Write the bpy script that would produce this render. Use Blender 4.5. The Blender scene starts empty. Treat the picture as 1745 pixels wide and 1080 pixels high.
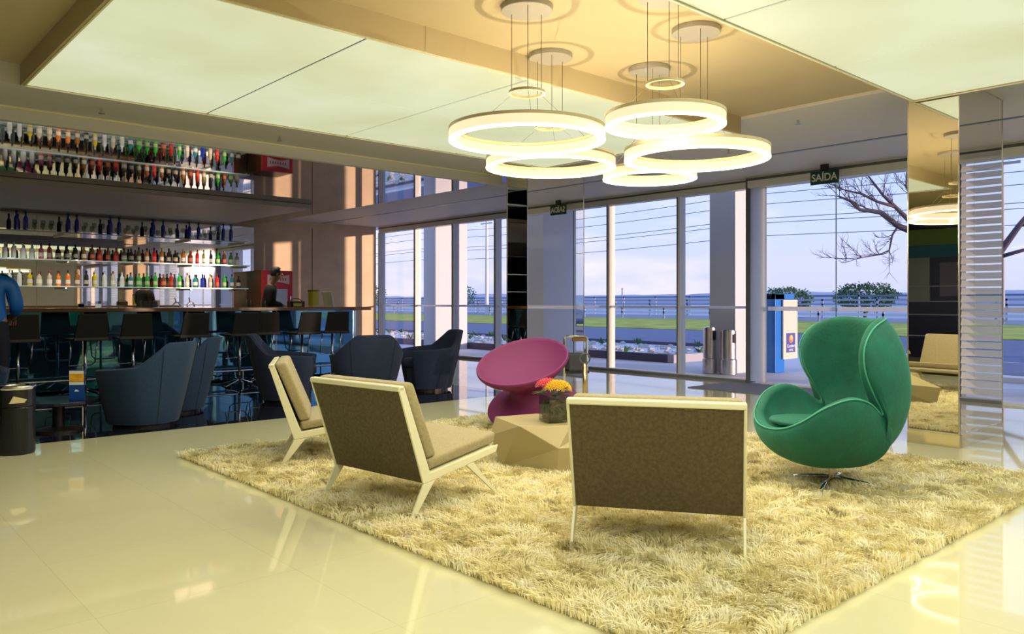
import bpy, bmesh, math, random
from mathutils import Vector, Matrix, Quaternion, noise
PI = math.pi
random.seed(7)
scn = bpy.context.scene
C = scn.collection
def R(a): return math.radians(a)

# ------------------------------------------------------------------ materials
MATS = {}
def mat(name, col, rough=.5, metal=0, coat=0, emis=None, estr=1, trans=0, ior=None, noise_amt=0, nscale=20, bump=0, bscale=200, sheen=0, spec=None):
    if name in MATS: return MATS[name]
    m = bpy.data.materials.new(name); m.use_nodes = True
    nt = m.node_tree; b = nt.nodes['Principled BSDF']
    b.inputs['Base Color'].default_value = (*col, 1)
    b.inputs['Roughness'].default_value = rough
    b.inputs['Metallic'].default_value = metal
    b.inputs['Coat Weight'].default_value = coat
    b.inputs['Coat Roughness'].default_value = .03
    b.inputs['Transmission Weight'].default_value = trans
    b.inputs['Sheen Weight'].default_value = sheen
    if spec is not None: b.inputs['Specular IOR Level'].default_value = spec
    if ior: b.inputs['IOR'].default_value = ior
    if emis:
        b.inputs['Emission Color'].default_value = (*emis, 1)
        b.inputs['Emission Strength'].default_value = estr
    if noise_amt or bump:
        tc = nt.nodes.new('ShaderNodeTexCoord')
    if noise_amt:
        n = nt.nodes.new('ShaderNodeTexNoise'); n.inputs['Scale'].default_value = nscale; n.inputs['Detail'].default_value = 6
        nt.links.new(tc.outputs['Object'], n.inputs['Vector'])
        r = nt.nodes.new('ShaderNodeMapRange')
        r.inputs['From Min'].default_value = .3; r.inputs['From Max'].default_value = .7
        r.inputs['To Min'].default_value = 1 - noise_amt; r.inputs['To Max'].default_value = 1 + noise_amt
        nt.links.new(n.outputs['Fac'], r.inputs['Value'])
        mx = nt.nodes.new('ShaderNodeVectorMath'); mx.operation = 'SCALE'
        mx.inputs[0].default_value = col
        nt.links.new(r.outputs['Result'], mx.inputs['Scale'])
        nt.links.new(mx.outputs['Vector'], b.inputs['Base Color'])
    if bump:
        n2 = nt.nodes.new('ShaderNodeTexNoise'); n2.inputs['Scale'].default_value = bscale
        nt.links.new(tc.outputs['Object'], n2.inputs['Vector'])
        bp = nt.nodes.new('ShaderNodeBump'); bp.inputs['Strength'].default_value = bump; bp.inputs['Distance'].default_value = .01
        nt.links.new(n2.outputs['Fac'], bp.inputs['Height']); nt.links.new(bp.outputs['Normal'], b.inputs['Normal'])
    MATS[name] = m
    return m
def thin_glass(name, tint=(1, 1, 1), refl=.07):
    m = bpy.data.materials.new(name); m.use_nodes = True; nt = m.node_tree; nt.nodes.clear()
    o = nt.nodes.new('ShaderNodeOutputMaterial'); mx = nt.nodes.new('ShaderNodeMixShader')
    t = nt.nodes.new('ShaderNodeBsdfTransparent'); g = nt.nodes.new('ShaderNodeBsdfGlossy')
    fr = nt.nodes.new('ShaderNodeFresnel'); i0 = 1.3 if refl < .1 else 1.5
    ge = nt.nodes.new('ShaderNodeNewGeometry'); mr = nt.nodes.new('ShaderNodeMapRange')
    mr.inputs['To Min'].default_value = i0; mr.inputs['To Max'].default_value = 1/i0
    nt.links.new(ge.outputs['Backfacing'], mr.inputs['Value']); nt.links.new(mr.outputs['Result'], fr.inputs['IOR'])
    t.inputs['Color'].default_value = (*tint, 1); g.inputs['Roughness'].default_value = .01
    nt.links.new(fr.outputs[0], mx.inputs[0])
    nt.links.new(t.outputs[0], mx.inputs[1]); nt.links.new(g.outputs[0], mx.inputs[2]); nt.links.new(mx.outputs[0], o.inputs[0])
    MATS[name] = m
    return m

def translucent(name, col, f=.5):
    m = mat(name, col, .4); nt = m.node_tree; b = nt.nodes['Principled BSDF']; o = nt.nodes['Material Output']
    tr = nt.nodes.new('ShaderNodeBsdfTranslucent'); tr.inputs['Color'].default_value = (*col, 1); mx = nt.nodes.new('ShaderNodeMixShader'); mx.inputs[0].default_value = f
    nt.links.new(b.outputs[0], mx.inputs[1]); nt.links.new(tr.outputs[0], mx.inputs[2]); nt.links.new(mx.outputs[0], o.inputs[0])
    return m
# ------------------------------------------------------------------ mesh helpers
class MB:
    def __init__(s): s.b = bmesh.new()
    def hull(s, vs, faces):
        v = [s.b.verts.new(p) for p in vs]
        for f in faces: s.b.faces.new([v[i] for i in f])
        return s
    def box(s, x0, x1, y0, y1, z0, z1):
        return s.hull([(x0,y0,z0),(x1,y0,z0),(x1,y1,z0),(x0,y1,z0),(x0,y0,z1),(x1,y0,z1),(x1,y1,z1),(x0,y1,z1)],
                      [(0,3,2,1),(4,5,6,7),(0,1,5,4),(1,2,6,5),(2,3,7,6),(3,0,4,7)])
    def prism(s, pts, y0, y1, axis='y'):
        # polygon pts in (x,z) extruded along y (or (x,y) along z)
        n = len(pts)
        if axis == 'y':
            a = [(p[0], y0, p[1]) for p in pts]; c = [(p[0], y1, p[1]) for p in pts]
        elif axis == 'x':
            a = [(y0, p[0], p[1]) for p in pts]; c = [(y1, p[0], p[1]) for p in pts]
        else:
            a = [(p[0], p[1], y0) for p in pts]; c = [(p[0], p[1], y1) for p in pts]
        va = [s.b.verts.new(p) for p in a]; vc = [s.b.verts.new(p) for p in c]
        s.b.faces.new(va); s.b.faces.new(vc[::-1])
        for i in range(n): s.b.faces.new([va[i], vc[i], vc[(i+1) % n], va[(i+1) % n]])
        return s
    def tube(s, pts, r, n=8, cap=True):
        pts = [Vector(p) for p in pts]
        rs = r if isinstance(r, (list, tuple)) else [r]*len(pts)
        rings = []; up = None
        for i, p in enumerate(pts):
            d = (pts[min(i+1, len(pts)-1)] - pts[max(i-1, 0)]).normalized()
            if up is None:
                up = Vector((0, 0, 1)) if abs(d.z) < .9 else Vector((1, 0, 0))
            u = d.cross(up).normalized(); w = u.cross(d).normalized(); up = w
            rings.append([s.b.verts.new(p + (u*math.cos(2*PI*k/n) + w*math.sin(2*PI*k/n))*rs[i]) for k in range(n)])
        for a, c in zip(rings, rings[1:]):
            for k in range(n): s.b.faces.new([a[k], a[(k+1) % n], c[(k+1) % n], c[k]])
        if cap: s.b.faces.new(rings[0][::-1]); s.b.faces.new(rings[-1])
        return s
    def lathe(s, prof, n=24, c=(0, 0, 0), closed=False, a0=0):
        rings = []
        for r, z in prof:
            if r < 1e-5: rings.append([s.b.verts.new((c[0], c[1], c[2]+z))])
            else: rings.append([s.b.verts.new((c[0]+r*math.cos(a0+2*PI*k/n), c[1]+r*math.sin(a0+2*PI*k/n), c[2]+z)) for k in range(n)])
        pairs = list(zip(rings, rings[1:]))
        if closed: pairs.append((rings[-1], rings[0]))
        for a, d in pairs:
            for k in range(n):
                k2 = (k+1) % n
                if len(a) == 1 and len(d) == 1: continue
                if len(a) == 1: s.b.faces.new([a[0], d[k2], d[k]])
                elif len(d) == 1: s.b.faces.new([a[k], a[k2], d[0]])
                else: s.b.faces.new([a[k], a[k2], d[k2], d[k]])
        return s
    def cyl(s, c, r, z0, z1, n=24): return s.lathe([(0, z0), (r, z0), (r, z1), (0, z1)], n, c)
    def grid(s, rows, wrap=False):
        vs = [[s.b.verts.new(p) for p in row] for row in rows]
        for a, c in zip(vs, vs[1:]):
            m = len(a)
            for k in range(m if wrap else m-1): s.b.faces.new([a[k], a[(k+1) % m], c[(k+1) % m], c[k]])
        return vs
    def ball(s, c, r, sc=(1, 1, 1), seg=10):
        mt = Matrix.Translation(c) @ Matrix.Diagonal((r*sc[0], r*sc[1], r*sc[2], 1))
        bmesh.ops.create_uvsphere(s.b, u_segments=seg, v_segments=max(5, seg*2//3), radius=1, matrix=mt)
        return s
    def xf(s, M): s.b.transform(M); return s
    def build(s, name, m, parent=None, smooth=False, bevel=0, label=None, sub=0, bseg=2):
        bmesh.ops.recalc_face_normals(s.b, faces=s.b.faces)
        me = bpy.data.meshes.new(name); s.b.to_mesh(me); s.b.free()
        if m: me.materials.append(m)
        o = bpy.data.objects.new(name, me); C.objects.link(o)
        if parent: o.parent = parent
        if smooth:
            for p in me.polygons: p.use_smooth = True
        if bevel:
            bv = o.modifiers.new('b', 'BEVEL'); bv.width = bevel; bv.segments = bseg; bv.limit_method = 'ANGLE'; bv.angle_limit = R(35)
            bv.harden_normals = False
        if sub:
            sb = o.modifiers.new('s', 'SUBSURF'); sb.levels = sub; sb.render_levels = sub
        if label: o['label'] = label
        return o
def box(name, x0, x1, y0, y1, z0, z1, m, parent=None, bevel=0, label=None):
    return MB().box(x0, x1, y0, y1, z0, z1).build(name, m, parent, bevel=bevel, label=label)
def thing(name, label, cat, loc=(0, 0, 0), rz=0, group=None):
    o = bpy.data.objects.new(name, None); C.objects.link(o); o.empty_display_size = .1
    o.location = loc; o.rotation_euler = (0, 0, rz); o['label'] = label; o['category'] = cat
    if group: o['group'] = group
    return o
def tag(o, label, cat, group=None, kind=None):
    o['label'] = label; o['category'] = cat
    if group: o['group'] = group
    if kind: o['kind'] = kind
    return o
def struct(o): o['kind'] = 'structure'; return o
def clone(root, loc=None, rz=None, label=None, group=None):
    def rec(o, par):
        c = o.copy(); C.objects.link(c)
        if par: c.parent = par
        for ch in KIDS.get(o.name, None) or list(o.children): rec(ch, c)
        return c
    c = rec(root, None)
    if loc is not None: c.location = loc
    if rz is not None: c.rotation_euler = (0, 0, rz)
    if label: c['label'] = label
    if group: c['group'] = group
    return c
KIDS = {}

# ------------------------------------------------------------------ palette
M_ceil = mat('ceiling_paint', (.50, .42, .27), .7)
M_ceil2 = mat('ceiling_paint_grey', (.62, .60, .62), .6)
M_mirror = mat('mirror', (.86, .88, .86), .015, 1)
M_colmirror = mat('column_mirror', (.80, .78, .72), .01, 1)
M_blackmirror = mat('dark_gloss_ceiling', (.50, .48, .46), .02, 1)
M_alu = mat('white_aluminium', (.80, .80, .82), .35)
M_aludark = mat('dark_aluminium', (.12, .13, .17), .3)
M_glass = thin_glass('window_glass', (.97, .98, 1), .07)
M_vglass = thin_glass('vase_glass', (.80, .84, .80), .2)
M_white = mat('white_lacquer', (.79, .76, .53), .25)
M_frost = translucent('frosted_strip', (.86, .88, .95), .65)
M_chrome = mat('chrome', (.85, .85, .87), .07, 1)
M_steel = mat('brushed_steel', (.62, .58, .55), .25, 1)
M_black = mat('black_plastic', (.012, .010, .010), .4)
M_blackseat = mat('black_leather', (.008, .006, .005), .6)
M_taupe = mat('taupe_fabric_back', (.115, .088, .040), .8, noise_amt=.25, nscale=60, bump=.4, bscale=500)
M_sand = mat('sand_fabric', (.36, .30, .15), .85, noise_amt=.12, nscale=80, bump=.4, bscale=500, sheen=.2)
M_green = mat('green_velvet', (.0, .105, .07), .75, sheen=.22, noise_amt=.2, nscale=9, bump=.2, bscale=60)
MATS['green_velvet'].node_tree.nodes['Principled BSDF'].inputs['Sheen Tint'].default_value = (.25, .95, .65, 1)
M_greenpipe = mat('green_piping', (.05, .36, .24), .6)
M_magenta = mat('magenta_plastic', (.17, .014, .105), .65, bump=.15, bscale=60)
M_blue = mat('blue_wool', (.006, .030, .085), .85, noise_amt=.25, nscale=90, sheen=.08, bump=.3, bscale=500)
M_bluedark = mat('navy_wool', (.004, .014, .050), .85, noise_amt=.25, nscale=90, sheen=.06, bump=.3, bscale=500)
M_stone = mat('sand_lacquer', (.37, .31, .15), .4)
M_bar = mat('teal_gloss_panel', (.09, .26, .42), .03, .9)
M_barblue = mat('blue_gloss_panel', (.0, .22, .62), .2)
M_bartop = mat('brown_bar_top', (.14, .075, .03), .12)
M_sofa = mat('white_stone', (.55, .54, .52), .8)
M_exwhite = mat('exterior_white_paint', (.62, .64, .70), .7)

# ------------------------------------------------------------------ floor with nodes
def floor_mat(name, c, rough, joint, spec=.5, sc=.8, ior=1.6):
    m = bpy.data.materials.new(name); m.use_nodes = True; nt = m.node_tree; b = nt.nodes['Principled BSDF']
    b.inputs['Roughness'].default_value = rough; b.inputs['IOR'].default_value = ior
    tc = nt.nodes.new('ShaderNodeTexCoord')
    br = nt.nodes.new('ShaderNodeTexBrick'); br.offset = 0; br.inputs['Scale'].default_value = 1
    br.inputs['Brick Width'].default_value = sc; br.inputs['Row Height'].default_value = sc
    br.inputs['Mortar Size'].default_value = .0018; br.inputs['Mortar Smooth'].default_value = .3
    br.inputs['Color1'].default_value = (*c, 1); br.inputs['Color2'].default_value = (*[k*.97 for k in c], 1)
    br.inputs['Mortar'].default_value = (*[k*joint for k in c], 1)
    nt.links.new(tc.outputs['Object'], br.inputs['Vector'])
    nt.links.new(br.outputs['Color'], b.inputs['Base Color'])
    MATS[name] = m
    return m
M_floor = floor_mat('cream_polished_tile', (.66, .63, .40), .035, .84, ior=1.75)
M_floordark = floor_mat('black_polished_tile', (.012, .012, .022), .02, .9, ior=1.9)
box('floor', -6, 10.25, -7, 7.47, -.1, 0, M_floor)['kind'] = 'structure'
box('floor', 6.85, 10.25, 7.47, 16.3, -.1, 0, M_floor)['kind'] = 'structure'
box('floor', -6, 6.85, 7.47, 16.3, -.1, 0, M_floordark)['kind'] = 'structure'

# ------------------------------------------------------------------ walls
def wall_mat():
    m = mat('tan_wall_panel', (.74, .56, .38), .6, noise_amt=.08, nscale=3)
    return m
M_wall = wall_mat()
struct(box('wall_back', -6, 10.2, 16.25, 16.45, 0, 3.1, M_wall))
for x in (8.45, 9.75):
    pass
struct(box('trim_back', 8.52, 8.53, 16.244, 16.25, 0, 2.84, mat('wall_joint', (.2, .15, .1), .7)))
wl = struct(box('wall_left', -6.2, -6, -7, 16.3, 0, 3.1, mat('left_wall_paint', (.03, .035, .08), .5)))
struct(box('wall_front', -6, 10.2, -7.2, -7, 0, 3.1, mat('front_wall_paint', (.55, .50, .40), .7)))
# dark feature shelving wall at the far left end of the lounge (seen mirrored in the column)
t = thing('wall_cabinet', 'dark wall cabinet with green, teal and grey panels, seen in the column mirror', 'cabinet', (-4.0, 0, 0))
box('body', -.5, 0, .5, 11.0, 0, 2.96, mat('cabinet_navy', (.012, .012, .03), .25), t)
for y0, y1, z0, z1, c, nm in ((.6, 10.9, 2.38, 2.72, (.10, .19, .012), 'olive'), (.6, 10.9, 2.12, 2.37, (.0, .10, .17), 'teal'),
                              (6.5, 7.15, 1.2, 2.12, (.22, .24, .24), 'grey'), (5.75, 6.3, 1.3, 2.0, (.13, .11, .2), 'violet'),
                              (5.1, 5.7, 1.5, 2.0, (.25, .4, .03), 'lime')):
    box('panel', 0, .02, y0, y1, z0, z1, mat('panel_'+nm, c, .3), t, label=nm+' panel')
for z in (.45, .9, 1.18, 1.5):
    box('shelf', 0, .06, .6, 10.9, z, z+.02, mat('shelf_grey', (.3, .3, .35), .3), t)

# ------------------------------------------------------------------ ceiling
struct(box('ceiling', -6, 6.87, -7, 7.03, 3.0, 3.1, M_ceil))
struct(box('ceiling', 6.87, 10.25, -7, 16.3, 2.97, 3.1, M_ceil2))
struct(box('ceiling', -6, 6.87, 7.03, 7.85, 2.84, 3.1, M_ceil2))
struct(box('trim_1', -6, 6.87, 7.85, 7.93, 2.72, 3.1, M_ceil2))       # down-stand
struct(box('trim_2', -6, 6.87, 7.83, 7.85, 2.826, 2.845, M_white))    # bright bead on it
struct(box('ceiling', -6, 7.3, 7.93, 16.25, 2.86, 3.1, M_blackmirror))
struct(box('ceiling', -6, 6.5, 12.4, 16.2, 2.78, 2.855, mat('bulkhead_paint', (.62, .56, .56), .55)))
struct(box('trim_3', 8.74, 8.80, -7, 16.2, 2.965, 2.9705, M_aludark))

# luminous boxes ----------------------------------------------------
def lumi_mat():
    m = bpy.data.materials.new('luminous_panel'); m.use_nodes = True; nt = m.node_tree; b = nt.nodes['Principled BSDF']
    b.inputs['Base Color'].default_value = (.2, .2, .16, 1); b.inputs['Roughness'].default_value = .6
    tc = nt.nodes.new('ShaderNodeTexCoord'); n = nt.nodes.new('ShaderNodeTexNoise'); n.inputs['Scale'].default_value = .9; n.inputs['Detail'].default_value = 2
    nt.links.new(tc.outputs['Object'], n.inputs['Vector'])
    r = nt.nodes.new('ShaderNodeValToRGB')
    r.color_ramp.elements[0].position = .3; r.color_ramp.elements[0].color = (.52, .54, .32, 1)
    r.color_ramp.elements[1].position = .7; r.color_ramp.elements[1].color = (.62, .67, .47, 1)
    nt.links.new(n.outputs['Fac'], r.inputs['Fac']); nt.links.new(r.outputs['Color'], b.inputs['Emission Color'])
    b.inputs['Emission Strength'].default_value = 1.0
    MATS['lumi'] = m; return m
M_lumi = lumi_mat()
def lumibox(label, x0, xs, y0, ys, name='luminous_ceiling'):
    x1, y1 = xs[-1], ys[-1]
    t = thing(name, label, 'ceiling light', ((x0+x1)/2, (y0+y1)/2, 3.0), 0, None)
    ox, oy = (x0+x1)/2, (y0+y1)/2
    f = MB()
    w = .03
    f.box(x0-w-ox, x0-ox, y0-w-oy, y1+w-oy, -.165, 0); f.box(x1-ox, x1+w-ox, y0-w-oy, y1+w-oy, -.165, 0)
    f.box(x0-ox, x1-ox, y0-w-oy, y0-oy, -.165, 0); f.box(x0-ox, x1-ox, y1-oy, y1+w-oy, -.165, 0)
    f.build('frame', M_ceil, t)
    g = MB(); e = .012
    g.box(x0-ox-w, x1-ox+w, y0-oy-e, y0-oy, -.172, -.165); g.box(x0-ox-w, x1-ox+w, y1-oy, y1-oy+e, -.172, -.165)
    g.box(x0-ox-e, x0-ox, y0-oy, y1-oy, -.172, -.165); g.box(x1-ox, x1-ox+e, y0-oy, y1-oy, -.172, -.165)
    g.build('edge_trim', mat('trim_white', (.8, .78, .6), .4), t)
    px = x0
    for x in xs:
        py = y0
        for y in ys:
            box('diffuser', px-ox+.012, x-ox-.012, py-oy+.002, y-oy-.002, -.158, -.150, M_lumi, t)
            py = y
        px = x
    box('backing', x0-ox, x1-ox, y0-oy, y1-oy, -.145, -.135, M_black, t)
    return t
G = [6.84-1.395*k for k in range(0, 9)]
lumibox('luminous ceiling box of eight pale green panels over the lounge, left of the ring lamps', G[4], [G[3], G[2], G[1], G[0]], 4.30, [5.66, 7.0])
lumibox('luminous ceiling box above the green armchair, right of the ring lamps', G[6], [G[5], G[4], G[3], G[2], G[1], G[0]], -2.8, [-1.44, -.08, 1.28, 2.63])

LIGHTS = []
def point(x, y, z, e, col, r=0.0, name='panel_lamp'):
    l = bpy.data.lights.new(name, 'SPOT'); l.energy = e; l.color = col; l.shadow_soft_size = r
    l.spot_size = R(165); l.spot_blend = .6
    o = bpy.data.objects.new(name, l); C.objects.link(o); o.location = (x, y, z)
    return o
PC = (1, .95, .78)
def tile_lamps(xm, ym):
    for sx in (-.35, .35):
        for sy in (-.35, .35): point(xm+sx, ym+sy, 2.82, 9.0, PC)
for i in range(4):
    xm = (G[i]+G[i+1])/2
    for ym in (4.98, 6.33, 1.95, .6, -.76): tile_lamps(xm, ym)
for xm in ((G[4]+G[5])/2, (G[5]+G[6])/2):
    for ym in (1.95, .6, -.76): tile_lamps(xm, ym)
for k in range(7):  # fill spots added to brighten bar and bottles; the bulkhead has no fixtures
    point(-.5+1.1*k, 13.0, 2.76, 60, (1, .88, .70), 0, 'bar_fill').data.spot_size = R(112)
    point(-.5+1.1*k, 15.0, 2.76, 55, (1, .92, .80), 0, 'bar_fill').data.spot_size = R(112)
# sprinklers
def sprinkler(x, y, z, label):
    t = thing('sprinkler', label, 'sprinkler', (x, y, z), 0, 'ceiling sprinklers')
    MB().cyl((0, 0, 0), .012, -.04, 0, 8).build('stem', M_steel, t)
    MB().cyl((0, 0, 0), .025, -.048, -.04, 12).build('deflector', M_steel, t)
sprinkler(3.55, 7.45, 2.84, 'small sprinkler under the grey beam, right of the middle')
sprinkler(1.9, 7.4, 2.84, 'small sprinkler under the grey beam, nearest the left edge')
sprinkler(7.0+1.1, 5.2, 2.97, 'small sprinkler head near the exit sign')
sprinkler(7.3, 3.9, 2.97, 'small sprinkler head left of the mirrored column')

# ------------------------------------------------------------------ columns
def column(y0, label):
    t = thing('mirror_column', label, 'column', (7.4, y0+.195, 0))
    box('plinth', -.535, .535, -.20, .20, 0, .105, mat('plinth_metal', (.75, .68, .50), .03, 1), t)
    box('shaft', -.53, .53, -.195, .195, .105, 2.965, M_colmirror, t)
    g = MB()
    for sx, sy in ((-1, -1), (1, -1), (-1, 1), (1, 1)): g.box(sx*.53-.004, sx*.53+.004, sy*.195-.004, sy*.195+.004, .105, 2.965)
    g.build('corner_trim', M_steel, t)
column(2.30, 'mirror-clad column beside the green armchair')
column(7.36, 'mirror-clad column behind the magenta chair')

# ------------------------------------------------------------------ facade windows
XF = 10.26
YM = [16.2, 14.72, 13.32, 11.94, 10.45, 8.97, 7.51, 6.27]
def window(n, ya, yb, head=2.83, x=XF):
    """ya > yb"""
    t = bpy.data.objects.new('window_%d' % n, None); C.objects.link(t); t.location = (x, (ya+yb)/2, 0); t['kind'] = 'structure'
    h = (ya-yb)/2
    f = MB(); f.box(-.02, .14, h-.05, h, 0, 2.985)
    f.box(-.02, .14, -h, h-.05, head, 2.985); f.box(-.02, .14, -h, h-.05, 0, .05)
    f.build('frame', M_alu, t, bevel=.003)
    box('dark_edge', -.03, -.02, h-.015, h, .05, head, M_aludark, t)
    box('sill', -.06, -.02, -h, h, 0, .035, mat('sill_grey', (.20, .22, .30), .4), t)
    box('head_gasket', -.025, -.02, -h, h, 2.925, 2.95, M_aludark, t)
    box('pane', .05, .058, -h, h-.05, .05, head, M_glass, t)
    box('safety_strip', .046, .049, -h, h-.05, 1.075, 1.115, M_frost, t)
    return t
n = 1
for a, b in zip(YM, YM[1:]): window(n, a, b); n += 1
# door zone 6.27 -> 3.0
t = bpy.data.objects.new('door_1', None); C.objects.link(t); t.location = (XF, 5.0, 0); t['kind'] = 'structure'
M_frit = translucent('fritted_glass', (.86, .89, .95), .75)
f = MB(); f.box(-.05, .1, 1.20, 1.27, 0, 2.985); f.build('post', M_aludark, t)
g = MB(); g.box(-.04, .04, 1.04, 1.20, .03, 2.82); g.box(-.10, -.02, .95, 1.03, .03, 2.82); g.build('side_panel', M_frit, t)
box('header', -.12, .1, -2.3, 1.2, 2.82, 2.985, M_alu, t, bevel=.004)
box('header_slot', -.13, -.12, -2.3, 1.2, 2.92, 2.955, M_aludark, t)
box('leaf', .0, .01, -.06, .95, .03, 2.82, M_glass, t)
box('leaf', .03, .04, -2.3, -.07, .03, 2.82, M_glass, t)
box('leaf_edge', -.003, .013, -.065, -.055, .03, 2.82, mat('glass_edge', (.1, .2, .2), .2), t)
box('safety_strip', -.006, -.002, -.05, .94, 1.05, 1.11, M_frost, t)
box('safety_strip', .024, .028, -2.3, -.07, 1.05, 1.11, M_frost, t)
box('threshold', -.12, .12, -2.3, .98, 0, .03, mat('threshold_white', (.8, .82, .88), .4), t)
# right windows down to Y=-7 with blinds
ys = [2.7, 1.2, -.3, -1.8, -3.3, -4.8, -6.9]
n = 8
for a, b in zip(ys, ys[1:]): window(n, a, b); n += 1
M_slat = translucent('blind_slat', (.93, .93, .92), .75)
blind_names = [('beside the mirrored column', 2.64, 1.22), ('second from the mirrored column', 1.14, -.28), ('third from the mirrored column', -.36, -1.78),
               ('fourth from the mirrored column', -1.86, -3.28), ('fifth from the mirrored column', -3.36, -4.78), ('at the far right end of the facade', -4.86, -6.84)]
for nm, a, b in blind_names:
    t = thing('venetian_blind', 'pale slat blind seen only in mirrors, '+nm, 'blind', (10.17, (a+b)/2, 2.8), 0, 'slat blinds')
    h = (a-b)/2
    box('headrail', -.03, .03, -h, h, 0, .05, M_slat, t)
    g = MB(); z = -.06
    while z > -2.7:
        g.hull([(-.022, -h, z-.036), (.022, -h, z+.036), (.022, h, z+.036), (-.022, h, z-.036)], [(0, 1, 2, 3)])
        g.hull([(-.022, -h, z-.0375), (.022, -h, z+.0345), (.022, h, z+.0345), (-.022, h, z-.0375)], [(3, 2, 1, 0)])
        z -= .09
    g.build('slats', M_slat, t)
    for yy in (-h*.8, h*.8): MB().tube([(0, yy, 0), (0, yy, -2.7)], .0015, 4).build('ladder_cord', M_white, t)

# entrance mat
tag(box('entrance_mat', 9.0, 10.1, 3.0, 6.42, 0, .012, mat('mat_grey', (.16, .18, .25), .7, bump=.5, bscale=300)), 'grey recessed entrance mat in front of the glass door', 'doormat')

# exit sign
t = thing('exit_sign', 'dark green hanging sign reading SAÍDA in white above the glass door', 'sign', (9.9, 4.92, 2.95), 0)
box('bracket', -.02, .02, -.05, .05, -.07, .02, M_black, t)
box('plate', -.012, .012, -.19, .19, -.235, -.06, mat('sign_green', (.012, .05, .045), .4), t)
def text(s, size, m, parent, loc, rot, name='lettering', ext=.002, font=None, align='CENTER', sx=1):
    cu = bpy.data.curves.new(name, 'FONT'); cu.body = s; cu.size = size; cu.extrude = ext; cu.align_x = align; cu.align_y = 'CENTER'; cu.offset = size*.015
    o = bpy.data.objects.new(name, cu); C.objects.link(o)
    dg = bpy.context.evaluated_depsgraph_get()
    me = bpy.data.meshes.new_from_object(o.evaluated_get(dg)); bpy.data.objects.remove(o)
    o = bpy.data.objects.new(name, me); C.objects.link(o); me.materials.clear(); me.materials.append(m)
    o.parent = parent; o.location = loc; o.rotation_euler = rot; o.scale = (sx, 1, 1)
    return o
M_sigwhite = mat('sign_white', (.75, .8, .78), .5)
text('SAÍDA', .135, M_sigwhite, t, (-.014, 0, -.152), (R(90), 0, R(-90)), sx=.92)

# ------------------------------------------------------------------ ring lamps
M_ring = mat('ring_diffuser', (.10, .09, .07), .6, emis=(1.0, .79, .47), estr=1.0)
M_ringcap = mat('ring_housing', (.42, .36, .20), .4)
M_ringlit = mat('ring_light_slot', (.9, .85, .7), .5, emis=(1.0, .86, .58), estr=5)
M_can = mat('canopy_white', (.36, .34, .31), .5)
M_cable = mat('cable', (.12, .10, .06), .5)
def ringlamp(x, y, z, r, label, a0=0):
    t = thing('ring_pendant', label, 'pendant lamp', (x, y, 3.0), a0, 'ring pendant lamps')
    zz = z-3.0
    can = MB().lathe([(0, 0), (.16, 0), (.16, -.035), (0, -.035)], 40).build('canopy', M_can, t, bevel=.004)
    w = .022; h = .036
    MB().lathe([(r-w, zz-h), (r+w, zz-h), (r+w, zz+h*.75), (r-w, zz+h*.75)], 96, closed=True).build('diffuser', M_ring, t, bevel=.006)
    MB().lathe([(r-w-.002, zz+h*.75), (r+w+.002, zz+h*.75), (r+w+.002, zz+h+.008), (r-w-.002, zz+h+.008)], 96, closed=True).build('housing', M_ringcap, t)
    # light band on inner and outer rim
    MB().lathe([(r+w+.001, zz-h-.001), (r+w+.001, zz-h+.008), (r-w-.001, zz-h+.008), (r-w-.001, zz-h-.001)], 96, closed=True).build('light_band', M_ringlit, t)
    zh = 2.465-3.0; rh = .107
    MB().lathe([(rh-.006, zh-.008), (rh+.006, zh-.008), (rh+.006, zh+.008), (rh-.006, zh+.008)], 48, closed=True).build('hub_ring', M_ringcap, t)
    for k in range(3):
        a = R(90+120*k+20)
        MB().tube([(rh*math.cos(a), rh*math.sin(a), -.035), (rh*math.cos(a), rh*math.sin(a), zh)], .0022, 6).build('cable', M_cable, can)
        MB().tube([(rh*math.cos(a), rh*math.sin(a), zh), (r*math.cos(a), r*math.sin(a), zz+h)], .0012, 5).build('cable', M_cable, t)
    return t
ringlamp(3.32, 3.56, 2.20, .46, 'large glowing ring pendant, leftmost and nearest the luminous panels')
ringlamp(4.10, 4.14, 2.195, .455, 'glowing ring pendant low behind the leftmost one')
ringlamp(4.91, 3.86, 2.165, .34, 'smallest and lowest glowing ring pendant, at the back middle')
ringlamp(4.44, 3.10, 2.155, .455, 'large glowing ring pendant, rightmost of the cluster')
ringlamp(3.79, 2.865, 2.245, .33, 'small glowing ring pendant, highest, right of the middle')
for x, y, z in ((3.32, 3.56, 2.12), (4.09, 4.13, 2.12), (4.83, 3.84, 2.1), (4.44, 3.1, 2.08), (3.76, 2.88, 2.15)):
    l = bpy.data.lights.new('ring_lamp', 'POINT'); l.energy = 20; l.color = (1, .80, .50); l.shadow_soft_size = 0
    o = bpy.data.objects.new('ring_lamp', l); C.objects.link(o); o.location = (x, y, z+.05)

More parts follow.
